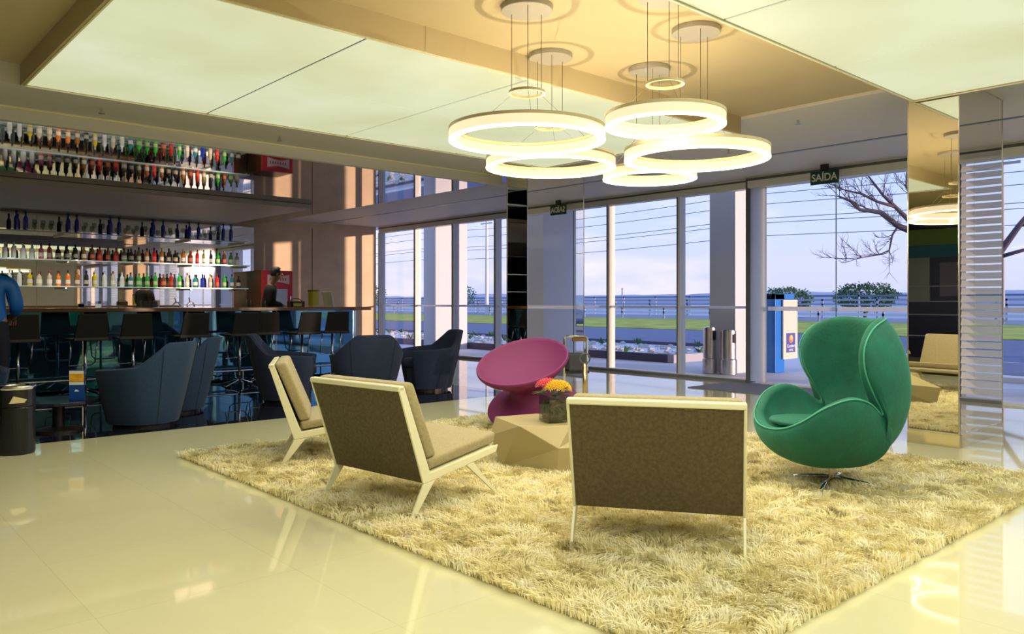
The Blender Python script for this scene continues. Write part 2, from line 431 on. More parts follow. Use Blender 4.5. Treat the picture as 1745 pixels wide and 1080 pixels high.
# ------------------------------------------------------------------ rug
def rug():
    t = thing('shag_rug', 'large cream shaggy rug under the lounge seating', 'rug', (4.1, 3.76, 0))
    box('backing', -1.98, 1.98, -2.33, 2.33, 0, .012, mat('rug_backing', (.40, .35, .18), .9), t)
    import numpy as np
    rng = np.random.default_rng(3)
    # density higher near the camera corner
    N = 190000
    x = rng.uniform(-2.0, 2.0, N); y = rng.uniform(-2.35, 2.35, N)
    # wavy outline
    th = np.zeros(N); ln = np.zeros(N); tone = np.zeros(N)
    gx, gy = 120, 140
    fa = np.zeros((gx+1, gy+1)); fb = np.zeros((gx+1, gy+1)); fc = np.zeros((gx+1, gy+1))
    for i in range(gx+1):
        for j in range(gy+1):
            px = -2.0+4.0*i/gx; py = -2.35+4.7*j/gy
            fa[i, j] = noise.noise(Vector((px*3.0, py*3.0, 0)))*2.4 + noise.noise(Vector((px*9, py*9, 3)))*1.6
            fb[i, j] = noise.noise(Vector((px*9, py*9, 7)))
            fc[i, j] = noise.noise(Vector((px*5, py*5, 12)))
    ii = np.clip(((x+2.0)/4.0*gx).astype(int), 0, gx); jj = np.clip(((y+2.35)/4.7*gy).astype(int), 0, gy)
    th = fa[ii, jj]*2.2 + rng.normal(0, .5, N) + 2.3
    ln = .040*(1+.7*fb[ii, jj]) * rng.uniform(.7, 1.25, N)
    lean = .55 + .5*fc[ii, jj] + rng.uniform(-.2, .3, N)
    wd = rng.uniform(.0022, .0042, N)
    dx, dy = np.cos(th), np.sin(th); sx, sy = -dy, dx
    wa = rng.uniform(0, PI, N); sx, sy = np.cos(wa), np.sin(wa)
    V = np.zeros((N, 6, 3))
    for k, (u, hgt, w) in enumerate(((0, 0, 1), (.45, .75, .9), (1.0, 1.0, .35))):
        cx = x + dx*ln*lean*u*u*1.3; cy = y + dy*ln*lean*u*u*1.3; cz = .008 + ln*hgt*np.clip(1-.25*lean*u, .3, 1)
        for s, sg in ((0, -1), (1, 1)):
            V[:, 2*k+s, 0] = cx + sg*sx*wd*w; V[:, 2*k+s, 1] = cy + sg*sy*wd*w; V[:, 2*k+s, 2] = cz
    me = bpy.data.meshes.new('pile')
    me.vertices.add(N*6); me.vertices.foreach_set('co', V.reshape(-1))
    base = (np.arange(N)*6)[:, None]
    q = np.concatenate([base+np.array([[0, 1, 3, 2]]), base+np.array([[2, 3, 5, 4]])], axis=1).reshape(-1)
    me.loops.add(len(q)); me.loops.foreach_set('vertex_index', q.astype(np.int32))
    nf = N*2
    me.polygons.add(nf); me.polygons.foreach_set('loop_start', (np.arange(nf)*4).astype(np.int32)); me.polygons.foreach_set('loop_total', np.full(nf, 4, dtype=np.int32))
    me.update()
    m = bpy.data.materials.new('shag_pile'); m.use_nodes = True; nt = m.node_tree; b = nt.nodes['Principled BSDF']
    b.inputs['Roughness'].default_value = .75
    tc = nt.nodes.new('ShaderNodeTexCoord'); nn = nt.nodes.new('ShaderNodeTexNoise'); nn.inputs['Scale'].default_value = 7; nn.inputs['Detail'].default_value = 8; nn.inputs['Roughness'].default_value = .7
    nt.links.new(tc.outputs['Object'], nn.inputs['Vector'])
    cr = nt.nodes.new('ShaderNodeValToRGB')
    e = cr.color_ramp.elements; e[0].position = .34; e[0].color = (.42, .36, .17, 1); e[1].position = .62; e[1].color = (.92, .88, .68, 1)
    x2 = cr.color_ramp.elements.new(.45); x2.color = (.90, .82, .47, 1)
    nt.links.new(nn.outputs['Fac'], cr.inputs['Fac'])
    tr = nt.nodes.new('ShaderNodeBsdfTranslucent'); mx = nt.nodes.new('ShaderNodeMixShader'); mx.inputs[0].default_value = .3
    nt.links.new(cr.outputs['Color'], b.inputs['Base Color']); nt.links.new(cr.outputs['Color'], tr.inputs['Color'])
    out = nt.nodes['Material Output']
    nt.links.new(b.outputs[0], mx.inputs[1]); nt.links.new(tr.outputs[0], mx.inputs[2]); nt.links.new(mx.outputs[0], out.inputs[0])
    me.materials.append(m)
    o = bpy.data.objects.new('pile', me); C.objects.link(o); o.parent = t; o['kind'] = 'stuff'

# ------------------------------------------------------------------ lounge chair
def lounge_chair(loc, rz, label):
    PT = .014
    t = thing('lounge_chair', label, 'armchair', loc, rz, 'sand and taupe lounge chairs on the rug')
    W = .40; z0 = .012
    J = Vector((0, .22)); T = Vector((-.185, .715)); F = Vector((.56, .315))
    for s, nm in ((-1, 'r'), (1, 'l')):
        ya, yb = (s*W, s*(W-PT))
        # side frame : post + seat rail
        MB().prism([(-.02, .19), (.02, .195), (.56, .285), (.575, .325), (.03, .245), (-.155, .725), (-.195, .722)], ya, yb).build('side_frame', M_white, t, bevel=.004)
        MB().prism([(-.02, .189), (.0, .1915), (.02, .194), (.065, .2015), (-.085, z0), (-.115, z0)], ya, yb).build('leg', M_white, t, bevel=.003)
        MB().prism([(.31, .2425), (.365, .2515), (.60, z0), (.588, z0)], ya, s*(W-PT)).build('leg', M_white, t, bevel=.002)
        MB().box(-.10, .595, min(ya, s*(W-.014)), max(ya, s*(W-.014)), z0, z0+.008).build('floor_runner', M_white, t)
    # top rail, back shell, floor runner
    MB().prism([(-.195, .700), (-.155, .703), (-.155, .733), (-.195, .730)], -W, W).build('top_rail', M_white, t, bevel=.008, bseg=3)
    MB().prism([(-.012, .192), (.012, .200), (-.165, .705), (-.187, .703)], -W+PT, W-PT).build('back_panel', M_taupe, t, bevel=.003)
    MB().box(-.115, -.095, -W+.014, W-.014, z0, z0+.01).build('cross_bar', M_white, t)
    MB().prism([(.03, .225), (.54, .305), (.54, .325), (.03, .245)], -W+PT, W-PT).build('seat_board', M_white, t)
    c = MB().prism([(.035, .255), (.56, .335), (.575, .40), (.10, .325), (.02, .315)], -W+PT+.002, W-PT-.002)
    bmesh.ops.subdivide_edges(c.b, edges=c.b.edges[:], cuts=1, use_grid_fill=True)
    c.build('seat_cushion', M_sand, t, smooth=True, bevel=.018, bseg=4)
    c = MB().prism([(.02, .315), (.098, .330), (-.075, .745), (-.155, .735)], -W+PT+.002, W-PT-.002)
    c.build('back_cushion', M_sand, t, smooth=True, bevel=.022, bseg=4)
    return t
lounge_chair((2.45, 3.87, 0), math.atan2(.118, .993), 'sand lounge chair seen from behind at left of centre, beside the stone table')
lounge_chair((2.80, 5.56, 0), R(-28), 'sand lounge chair furthest left, half hidden behind another lounge chair')
lounge_chair((2.985, 2.30, 0), R(33), 'lounge chair with its dark taupe back squarely to the viewer, in front of the table')

# ------------------------------------------------------------------ egg chair
def egg_chair(loc, rz):
    t = thing('egg_chair', 'emerald green velvet egg-shaped swivel armchair on the rug', 'armchair', loc, rz)
    # rim control: angle (deg, 0 = front), x, y, z
    K = [(0, .43, 0, .385), (22, .41, .16, .40), (42, .36, .29, .455), (60, .25, .385, .555), (78, .11, .42, .605), (95, -.02, .40, .575), (108, -.12, .355, .50),
         (118, -.14, .335, .52), (126, -.08, .345, .62), (134, -.01, .365, .76), (143, -.005, .365, .90), (152, -.08, .335, 1.01), (162, -.21, .26, 1.065), (171, -.29, .14, 1.065), (180, -.32, 0, 1.055)]
    def cr(p0, p1, p2, p3, u):
        return .5*((2*p1)+(-p0+p2)*u+(2*p0-5*p1+4*p2-p3)*u*u+(-p0+3*p1-3*p2+p3)*u**3)
    NS = 64
    def rim(a):  # a in 0..180
        for i in range(len(K)-1):
            if K[i][0] <= a <= K[i+1][0]: break
        def kk(j):
            if j < 0: q = K[-j]; return (q[1], -q[2], q[3])
            if j >= len(K): q = K[2*len(K)-2-j]; return (q[1], -q[2], q[3])
            return K[j][1:]
        u = (a-K[i][0])/(K[i+1][0]-K[i][0])
        return Vector([cr(kk(i-1)[c], kk(i)[c], kk(i+1)[c], kk(i+2)[c], u) for c in range(3)])
    angs = [180*i/NS for i in range(NS+1)]
    half = [rim(a) for a in angs]
    loop = [(a, v) for a, v in zip(angs, half)] + [(a, Vector((v.x, -v.y, v.z))) for a, v in list(zip(angs, half))[-2:0:-1]]
    def bl(x, a, b): x = max(0, min(1, (x-a)/(b-a))); return x*x*(3-2*x)
    po = Vector((-.02, 0, .125)); pi = Vector((.02, 0, .345))
    NR = 14
    outer = []; inner = []
    for j in range(NR+1):
        ph = PI/2*j/NR
        ro = []; ri = []
        for a, v in loop:
            back = bl(a, 95, 150)
            # outward bulge in the plan
            d = Vector((v.x-po.x, v.y, 0)); L = d.length; dn = d/L
            bulge = (.045+.10*back*(1-abs(v.y)/.36*.35)) * math.sin(2*ph)**1.0 if j else 0
            wing = back*math.sin(ph)  # wings spread towards the back as they go down
            h = math.cos(ph)**(.85+.1*back)
            p = po + d*h + dn*bulge
            # wings: pull outer skin of the wing backwards to wrap the back
            p.x -= back*(abs(v.y)/.36)*.17*math.sin(2*ph)
            p.z = v.z + (po.z-v.z)*math.sin(ph)**(1.35)
            ro.append(p)
            # inner
            d2 = Vector((v.x-pi.x, v.y, 0)); d2 = d2*(1-.06/max(d2.length, .05))
            h2 = math.cos(ph)**(.55)
            q = Vector((pi.x, 0, 0)) + d2*h2
            q.x -= back*(abs(v.y)/.36)*.10*math.sin(2*ph) + back*.06*math.sin(2*ph)
            q.z = (v.z) + (pi.z-v.z)*math.sin(ph)**(.95)
            if j == 0: q.z = v.z
            ri.append(q)
        outer.append(ro); inner.append(ri)
    m = MB()
    top = [Vector(((a.x+b.x)/2, (a.y+b.y)/2, a.z+.014)) for a, b in zip(outer[0], inner[0])]
    rows = inner[:-1][::-1] + [top] + outer[:-1]
    vs = m.grid(rows, wrap=True)
    c1 = m.b.verts.new(pi); c2 = m.b.verts.new(po); n = len(loop)
    for k in range(n):
        m.b.faces.new([c1, vs[0][(k+1) % n], vs[0][k]]); m.b.faces.new([c2, vs[-1][k], vs[-1][(k+1) % n]])
    sh = m.build('shell', M_green, t, smooth=True, sub=1)
    pip = [o + (o-Vector((0, 0, o.z))).normalized()*.003 for o in outer[0]]
    g = MB(); g.tube(pip + [pip[0]], .005, 6, cap=False); g.build('piping', M_greenpipe, sh, smooth=True)
    # seat cushion
    c = MB(); prof = []
    rows = []
    for z, s in ((.385, .0), (.375, .7), (.388, .97), (.415, 1.0), (.435, .93), (.442, .0)):
        row = []
        for k in range(40):
            a = 2*PI*k/40
            x = .10+.285*math.cos(a); y = .285*math.sin(a)*(1-.08*math.cos(a))
            row.append(Vector((.10+(x-.10)*max(s, .02), y*max(s, .02), z + .012*math.cos(a)*s)))
        rows.append(row)
    vs = c.grid(rows, wrap=True); c.b.faces.new(vs[0]); c.b.faces.new(vs[-1][::-1])
    c.build('seat_cushion', M_green, t, smooth=True, sub=1)
    MB().cyl((-.02, 0, 0), .022, .05, .16, 16).build('stem', M_steel, t)
    for k in range(4):
        a = R(45+90*k)
        MB().tube([(-.02+.02*math.cos(a), .02*math.sin(a), .062), (-.02+.2*math.cos(a), .2*math.sin(a), .045), (-.02+.30*math.cos(a), .30*math.sin(a), .018)], [.014, .012, .009], 8).build('base_arm', M_chrome, t, smooth=True)
    return t
egg_chair((4.85, 2.38, 0), R(147))

# ------------------------------------------------------------------ magenta spinning chair
def spun_chair():
    t = thing('spinning_chair', 'magenta spinning-top chair tipped on its edge behind the flower vase', 'chair', (5.10, 5.36, 0))
    prof = [(0, .0), (.06, .002), (.20, .025), (.36, .065), (.445, .105), (.468, .13), (.468, .145), (.452, .158), (.40, .168), (.30, .195), (.215, .245), (.185, .305), (.20, .365), (.27, .43), (.37, .49),
            (.44, .54), (.468, .575), (.475, .60), (.468, .612), (.452, .612), (.43, .585), (.36, .53), (.25, .475), (.12, .45), (0, .445)]
    axis = Vector((-.38*.668-.20*.744, -.38*.744+.20*.668, .86)).normalized()
    q = Vector((0, 0, 1)).rotation_difference(axis)
    m = MB().lathe([(r*.91, z*.97) for r, z in prof], 72); M4 = q.to_matrix().to_4x4(); m.xf(M4)
    zmin = min(v.co.z for v in m.b.verts); m.xf(Matrix.Translation((0, 0, .02-zmin)))
    o = m.build('body', M_magenta, t, smooth=True)
    md = o.modifiers.new('s', 'SUBSURF'); md.levels = 1; md.render_levels = 1
    g = MB()
    for r, z in ((.421, .592),):
        g.lathe([(r-.004, z), (r, z+.006), (r+.006, z), (r, z-.006)], 72, closed=True)
    g.xf(M4); g.xf(Matrix.Translation((0, 0, .02-zmin))); g.build('rim_bead', mat('magenta_light', (.23, .03, .16), .6), t, smooth=True)
spun_chair()

# ------------------------------------------------------------------ faceted table
def facet_table():
    t = thing('coffee_table', 'faceted sand-coloured block table in the middle of the rug', 'coffee table', (4.0, 4.0, 0))
    B = [(3.65, 4.17), (3.755, 3.73), (4.28, 3.40), (4.62, 3.85), (4.25, 4.42), (3.9, 4.45)]
    v = [(x-4.0, y-4.0, .012) for x, y in B]
    top = [(3.66, 4.31, .215), (3.76, 3.72, .19), (4.25, 3.36, .21), (4.68, 3.80, .27), (4.30, 4.50, .25),
           (3.75, 4.36, .335), (3.63, 3.97, .325), (3.90, 3.74, .328), (4.20, 3.70, .333), (4.35, 3.95, .335), (4.08, 4.28, .335)]
    v += [(x-4.0, y-4.0, z) for x, y, z in top]
    # idx: base 0-5 ; top 6.. : 6 L,7 F,8 R,9 RR,10 BB,11 T1,12 T2,13 T5,14,15,16
    fs = [(0, 1, 7, 12), (0, 12, 6), (1, 2, 8, 7), (2, 3, 9, 8), (3, 4, 10, 9), (4, 5, 11, 10), (5, 0, 6, 11),
          (6, 12, 11), (12, 7, 13), (7, 8, 14, 13), (8, 9, 15, 14), (9, 10, 16, 15), (10, 11, 16), (11, 12, 13, 14, 15, 16), (5, 4, 3, 2, 1, 0)]
    MB().hull(v, fs).build('body', M_stone, t, bevel=.003)
facet_table()

# ------------------------------------------------------------------ vase of flowers
def vase():
    t = thing('flower_vase', 'square glass vase of yellow and pink flowers on the block table', 'vase', (3.93, 3.93, .336), R(-18))
    s = .082; h = .185
    g = MB(); w = .006
    g.box(-s, s, -s, -s+w, 0, h); g.box(-s, s, s-w, s, 0, h); g.box(-s, -s+w, -s+w, s-w, 0, h); g.box(s-w, s, -s+w, s-w, 0, h); g.box(-s, s, -s, s, 0, .01)
    g.build('glass', M_vglass, t)
    MB().box(-s+.014, s-.014, -s+.014, s-.014, .011, .15).build('bark_filling', mat('bark', (.13, .085, .06), .8, noise_amt=.8, nscale=35, bump=1, bscale=60), t, bevel=.01)
    g = MB()
    for k in range(70):
        a = random.uniform(0, 2*PI); r = random.uniform(.0, .085); z = .15+random.uniform(0, .09)
        L = random.uniform(.03, .06); d = Vector((math.cos(a), math.sin(a), random.uniform(-.3, .7))).normalized(); p = Vector((r*math.cos(a), r*math.sin(a), z))
        sd = d.cross(Vector((0, 0, 1))).normalized()*L*.35
        g.hull([p, p+d*L*.5+sd, p+d*L, p+d*L*.5-sd], [(0, 1, 2, 3)])
    for a in (2.4, 3.0, -.4):
        d = Vector((math.cos(a), math.sin(a), .15)); p = Vector((0, 0, .19)); sd = d.cross(Vector((0, 0, 1))).normalized()*.016
        g.hull([p+d*.05, p+d*.10+sd, p+d*.17-Vector((0, 0, .02)), p+d*.10-sd], [(0, 1, 2, 3)])
    g.build('leaves', mat('flower_leaf', (.035, .14, .035), .5), t)
    def petals(cx, cy, cz, R0, n, m, sz=.018):
        f = MB()
        for k in range(n):
            u = (k+.5)/n; ph = math.acos(1-u*.95); th = k*2.39996
            c = Vector((cx+R0*math.sin(ph)*math.cos(th), cy+R0*math.sin(ph)*math.sin(th), cz+R0*.62*math.cos(ph)))
            nrm = (c-Vector((cx, cy, cz-.03))).normalized(); a = nrm.orthogonal().normalized(); b2 = nrm.cross(a)
            for j in range(7):
                w = 2*PI*j/7; d = (a*math.cos(w)+b2*math.sin(w)); e = (a*math.cos(w+.4)+b2*math.sin(w+.4))
                f.hull([c, c+d*sz+nrm*.004, c+(d+e)*.62*sz+nrm*.009, c+e*sz+nrm*.004], [(0, 1, 2, 3)])
        return f
    petals(.02, -.01, .225, .088, 75, None).build('yellow_blooms', mat('petal_yellow', (.80, .52, .01), .6), t)
    petals(-.02, .07, .24, .075, 55, None).build('pink_blooms', mat('petal_pink', (.75, .09, .14), .6), t)
vase()

# ------------------------------------------------------------------ blue tub chairs
def tub_chair(loc, rz, label, m):
    t = thing('tub_chair', label, 'armchair', loc, rz, 'blue tub armchairs by the bar')
    def kf(a, tab):
        a = abs(a)
        for (a0, v0), (a1, v1) in zip(tab, tab[1:]):
            if a0 <= a <= a1:
                u = (a-a0)/(a1-a0); return v0+(v1-v0)*u
        return tab[-1][1]
    ztab = [(0, .79), (27, .785), (62, .57), (95, .55), (140, .53)]
    rtab = [(0, .50), (27, .47), (62, .46), (95, .42), (140, .42)]
    btab = [(0, .31), (60, .31), (95, .30), (140, .32)]
    n = 58; A = [-140+280*i/n for i in range(n+1)]
    def P(a, r, z):   # a measured from the back (-x)
        th = PI - R(a)
        return Vector((r*math.cos(th), r*math.sin(th), z))
    rows = []
    for u in (0, .35, .7, 1):
        rows.append([P(a, kf(a, btab)+(kf(a, rtab)-kf(a, btab))*u**.9, .035+(kf(a, ztab)-.035)*u) for a in A])
    rows.append([P(a, kf(a, rtab)-.035, kf(a, ztab)+.012) for a in A])
    for u in (1, .6, .2, 0):
        rows.append([P(a, (kf(a, rtab)-.075)*u + (kf(a, btab)-.02)*(1-u), .36+(kf(a, ztab)-.01-.36)*u) for a in A])
    rows.append([P(a, kf(a, btab)-.05, .05) for a in A])
    g = MB(); vs = g.grid(rows)
    for k in (0, -1):
        g.b.faces.new([r[k] for r in vs])
    bmesh.ops.remove_doubles(g.b, verts=g.b.verts, dist=1e-5)
    sh = g.build('shell', m, t, smooth=True, bevel=.006)
    MB().lathe([(0, .30), (.28, .30), (.325, .33), (.33, .40), (.30, .425), (0, .43)], 36).build('seat_cushion', m, t, smooth=True)
    MB().lathe([(0, .05), (.26, .05), (.30, .31), (0, .31)], 36).build('seat_base', m, t, smooth=False)
    MB().lathe([(0, 0), (.27, 0), (.27, .05), (0, .05)], 36).build('plinth', M_black, t)
    g = MB()
    for a in (-34, 34):
        g.tube([P(a, kf(a, btab)+.002, .04), P(a, (kf(a, btab)+kf(a, rtab))/2+.014, .4), P(a, kf(a, rtab)+.002, kf(a, ztab)-.01)], .003, 6)
    g.build('seam', mat('seam_dark', (.005, .012, .03), .8), sh)
    return t
tub_chair((2.42, 7.98, 0), R(128), 'blue tub chair nearest the waste bin, seen from behind at the left', M_blue)
tub_chair((2.95, 8.75, 0), R(150), 'blue tub chair just behind the leftmost one, mostly hidden', M_blue)
tub_chair((4.95, 8.12, 0), R(72), 'blue tub chair with its hexagonal back to the viewer, between two others', M_bluedark)
tub_chair((4.28, 8.75, 0), R(-30), 'dark blue tub chair with tall back at its left, behind the sand lounge chairs', M_bluedark)
tub_chair((6.22, 8.62, 0), R(165), 'blue tub chair rightmost of the bar group, by the windows', M_bluedark)
tub_chair((1.02, 8.72, 0), R(-70), 'blue tub chair at the left edge behind the waste bin', M_blue)

def low_table(x, y, label, r=.36, h=.30):
    t = thing('low_table', label, 'side table', (x, y, 0), 0, 'dark low round tables')
    MB().lathe([(0, h-.03), (r, h-.03), (r, h), (0, h)], 40).build('table_top', mat('dark_table', (.008, .01, .03), .2), t, bevel=.004)
    MB().lathe([(0, 0), (r*.6, 0), (r*.6, .02), (.05, .04), (.05, h-.03), (0, h-.03)], 32).build('pedestal', M_black, t)
low_table(1.72, 8.10, 'dark round low table carrying the beer advert card', .33, .285)
low_table(5.62, 9.02, 'dark round low table in the middle of the blue tub chairs', .34, .30)
# table talker
t = thing('table_card', 'small blue and yellow beer advert card standing on the dark table', 'sign', (1.84, 7.97, .286), R(-35))
t = box('card', -.065, .065, -.006, .006, 0, .27, mat('card_blue', (.005, .06, .33), .5), t)
box('beer_picture', -.062, .062, -.009, -.006, .165, .262, mat('beer_amber', (.75, .38, .02), .5, noise_amt=.3, nscale=30), t)
box('foam_band', -.062, .062, -.0095, -.006, .235, .262, mat('foam', (.8, .75, .6), .6), t)
box('white_band', -.062, .062, -.0092, -.006, .135, .160, M_sigwhite, t)
MB().prism([(-.02, .075), (.02, .075), (.008, .088), (-.008, .092)], -.009, -.006).build('emblem', M_sigwhite, t)

# ------------------------------------------------------------------ waste bin
t = thing('waste_bin', 'black cylindrical waste bin with steel rim at the left edge', 'bin', (1.22, 7.12, 0))
MB().lathe([(0, 0), (.125, 0), (.13, .02), (.13, .36), (.127, .365), (0, .365)], 40).build('body', mat('bin_black', (.03, .03, .035), .22, .6), t, smooth=False, bevel=.002)
MB().lathe([(.118, .37), (.13, .37), (.13, .50), (.118, .50)], 40, closed=True).build('collar', mat('bin_collar', (.05, .05, .06), .15, .7), t)
MB().lathe([(.10, .50), (.136, .50), (.138, .515), (.136, .53), (.10, .53), (.095, .515)], 40, closed=True).build('rim', M_chrome, t, smooth=True)
MB().prism([(-.07, .40), (.03, .40), (.05, .425), (-.04, .455)], -.134, -.128).build('opening', mat('opening_cream', (.55, .48, .25), .5), t)

# ------------------------------------------------------------------ bar
t = thing('bar_counter', 'long bar counter with brown top and glossy teal front', 'bar counter', (3, 11.5, 0))
box('front_panel', -7, 3.78, 0, .05, .02, 1.04, M_bar, t)
box('end_panel', 3.78, 3.83, 0, .75, .02, 1.04, M_barblue, t, label='bright blue end panel')
box('back_panel', -7, 3.78, .7, .75, .02, 1.04, M_black, t)
box('bar_top', -7, 3.93, -.32, .82, 1.045, 1.095, M_bartop, t, bevel=.004)
g = MB()
for k in range(9): g.box(3.78-1.35*k-.012, 3.78-1.35*k, -.006, 0, .02, 1.04)
g.build('panel_joint', M_steel, t)
g = MB(); g.tube([(-7, -.22, .17), (3.5, -.22, .17)], .016, 12)
g.build('foot_rail', M_steel, t, smooth=True)
for k in range(7):
    MB().tube([(3.3-1.5*k, -.22, .17), (3.3-1.5*k, -.22, .0)], .012, 8).build('rail_post', M_steel, t)
# stools
def stool_proto():
    t = thing('bar_stool', 'x', 'bar stool', (0, 0, 0), 0, 'black bar stools along the counter')
    MB().prism([(-.21, .70), (.19, .70), (.23, .715), (.22, .735), (-.17, .728), (-.20, .75)], -.20, .20, 'x').build('seat', M_blackseat, t, bevel=.01)
    # backrest (at -y), tapered
    MB().hull([(-.19, -.20, .73), (.19, -.20, .73), (.19, -.17, .73), (-.19, -.17, .73), (-.165, -.275, 1.03), (.165, -.275, 1.03), (.165, -.25, 1.03), (-.165, -.25, 1.03)],
              [(0, 3, 2, 1), (4, 5, 6, 7), (0, 1, 5, 4), (1, 2, 6, 5), (2, 3, 7, 6), (3, 0, 4, 7)]).build('backrest', M_blackseat, t, bevel=.008)
    MB().cyl((0, 0, 0), .017, .07, .70, 12).build('column', M_chrome, t, smooth=True)
    MB().tube([(-.15, .02, .69), (-.15, .10, .42), (-.13, .17, .38), (.13, .17, .38), (.15, .10, .42), (.15, .02, .69)], .009, 8).build('footrest', M_chrome, t, smooth=True)
    for k in range(4):
        a = R(30+90*k)
        MB().tube([(.03*math.cos(a), .03*math.sin(a), .085), (.30*math.cos(a), .30*math.sin(a), .015)], [.014, .010], 8).build('leg', M_chrome, t)
    MB().lathe([(.018, .06), (.04, .06), (.04, .10), (.018, .10)], 20, closed=True).build('hub', M_chrome, t)
    return t
sp = stool_proto()
places = [(1.86, 10.76, 0, 'at the left end, beside the person in blue'), (2.58, 10.78, 6, 'second from the left, above the beer advert card'),
          (3.13, 10.76, -4, 'directly behind the leftmost blue tub chair'), (3.84, 10.78, 3, 'fourth from the left, left of the fully visible chrome stem'),
          (4.53, 10.76, 0, 'fifth from the left, its whole chrome stem and star base in view'),
          (4.98, 11.0, -10, 'sixth from the left, half behind its neighbour'), (5.46, 10.72, 4, 'seventh from the left'), (6.0, 10.8, -8, 'at the right end of the counter, against the blue panel')]
for i, (x, y, a, nm) in enumerate(places):
    o = sp if i == 0 else clone(sp)
    o.location = (x, y, 0); o.rotation_euler = (0, 0, R(a)); o['label'] = 'black bar stool ' + nm

# ------------------------------------------------------------------ back bar mirror + shelves
t = thing('bar_mirror', 'wall mirror behind the bottle shelves', 'mirror', (2.0, 16.22, 0))
for k in range(9):
    x1 = 5.14-1.35*k
    box('mirror_sheet', max(x1-1.35, -7.5)+.002, x1-.002, -.02, 0, .9, 2.77, M_mirror, t)
M_shelfglass = mat('glass_shelf', (.55, .66, .66), .12, 0, trans=.0, coat=.5)
def shelf(z, x1, label):
    t = thing('bottle_shelf', label, 'shelf', (3.0, 16.0, z), 0, 'bottle shelves behind the bar')
    box('board', -4.0, x1-3.0, -.26, .19, -.02, 0, M_shelfglass, t, bevel=.002)
    for k in range(6):
        xx = x1-3.05-1.1*k
        box('bracket', xx-.01, xx+.01, -.22, .19, -.05, -.02, M_steel, t)
SZ = [1.46, 1.93, 2.42]
shelf(SZ[0], 6.82, 'lowest bottle shelf behind the bar')
shelf(SZ[1], 6.85, 'middle bottle shelf behind the bar')
shelf(SZ[2], 6.80, 'top bottle shelf with wine glasses and blue bottles')
bc = thing('back_counter', 'dark back counter under the bottle shelves', 'counter', (2.0, 15.85, 0))
box('cabinet', -6, 4.9, -.3, .35, 0, .86, mat('backcounter_dark', (.03, .03, .05), .3), bc)
box('worktop', -6, 4.95, -.34, .35, .86, .90, M_steel, bc)

BCOL = {'clear': (.75, .80, .80), 'yellow': (.80, .60, .02), 'green': (.03, .42, .04), 'orange': (.80, .22, .02), 'amber': (.42, .17, .02), 'dark': (.02, .02, .02),
        'red': (.65, .02, .02), 'teal': (.02, .25, .28), 'blue': (.01, .04, .45), 'pink': (.70, .12, .14), 'brown': (.14, .05, .015), 'olive': (.25, .27, .05), 'pale': (.60, .55, .38)}
CAPC = {'clear': (.6, .6, .6), 'yellow': (.75, .7, .5), 'green': (.04, .3, .03), 'orange': (.05, .03, .02), 'amber': (.6, .45, .1), 'dark': (.02, .02, .02), 'red': (.1, .02, .02), 'teal': (.02, .05, .1),
        'blue': (.005, .01, .08), 'pink': (.02, .02, .02), 'brown': (.4, .05, .03), 'olive': (.05, .05, .02), 'pale': (.3, .05, .05)}
bot_cache = {}
SHAPES = [[(0, 0), (.036, 0), (.038, .01), (.038, .18), (.030, .205), (.014, .225), (.013, .275)],
          [(0, 0), (.044, 0), (.046, .01), (.046, .14), (.034, .175), (.015, .195), (.014, .245)],
          [(0, 0), (.040, 0), (.041, .01), (.036, .15), (.040, .17), (.016, .20), (.014, .26)],
          [(0, 0), (.036, 0), (.037, .01), (.037, .20), (.028, .235), (.013, .26), (.012, .33)]]
def bottle(col, sh, loc, label, group):
    key = (col, sh)
    if key not in bot_cache:
        t = thing('bottle', label, 'bottle', loc, 0, group)
        m = mat('bottle_'+col, BCOL[col], .06, 0, coat=1, spec=.8)
        p = SHAPES[sh]
        MB().lathe(p + [(0, p[-1][1])], 16).build('glass_body', m, t, smooth=True)
        zt = p[-1][1]; gb = t.children[0]
        MB().lathe([(0, zt-.035), (.016, zt-.035), (.016, zt+.012), (0, zt+.012)], 12).build('cap', mat('cap_'+col, CAPC[col], .4), t)
        r = p[2][0]+.001
        if col not in ('blue',):
            lc = {'dark': (.55, .5, .35), 'brown': (.5, .12, .06), 'green': (.5, .55, .3), 'red': (.6, .1, .05)}.get(col, (.75, .72, .62))
            MB().lathe([(r, .045), (r, .115)], 16).build('paper_label', mat('label_'+col, lc, .6), gb, smooth=True)
        bot_cache[key] = t
        return t
    return clone(bot_cache[key], loc, random.uniform(0, 6), label, group)
ORD = ['first', 'second', 'third', 'fourth', 'fifth', 'sixth', 'seventh', 'eighth', 'ninth', 'tenth', 'eleventh', 'twelfth']
row1 = 'clear clear yellow pale pale orange orange amber dark yellow clear pale clear teal green green green brown red green pale teal blue pale red green teal dark'.split()
row2 = 'clear clear clear clear pink pink dark dark dark amber brown red brown red olive dark olive orange red amber dark dark amber brown red olive dark green brown green pale'.split()
def put_row(cols, x0, x1, z, nm, y=15.86):
    cnt = {}; n = len(cols)
    for i, c in enumerate(cols):
        x = x0+(x1-x0)*i/(n-1)
        k = cnt.get(c, 0); cnt[c] = k+1
        lab = '%s %s bottle from the left on the %s shelf behind the bar' % (ORD[k], c, nm)
        bottle(c, (i*7+len(c)) % 3, (x, y+random.uniform(-.03, .03), z), lab, 'bottles on the %s shelf' % nm)
put_row(row1, 2.62, 6.66, SZ[0], 'lowest')
put_row(row2, 2.55, 6.62, SZ[1], 'middle')
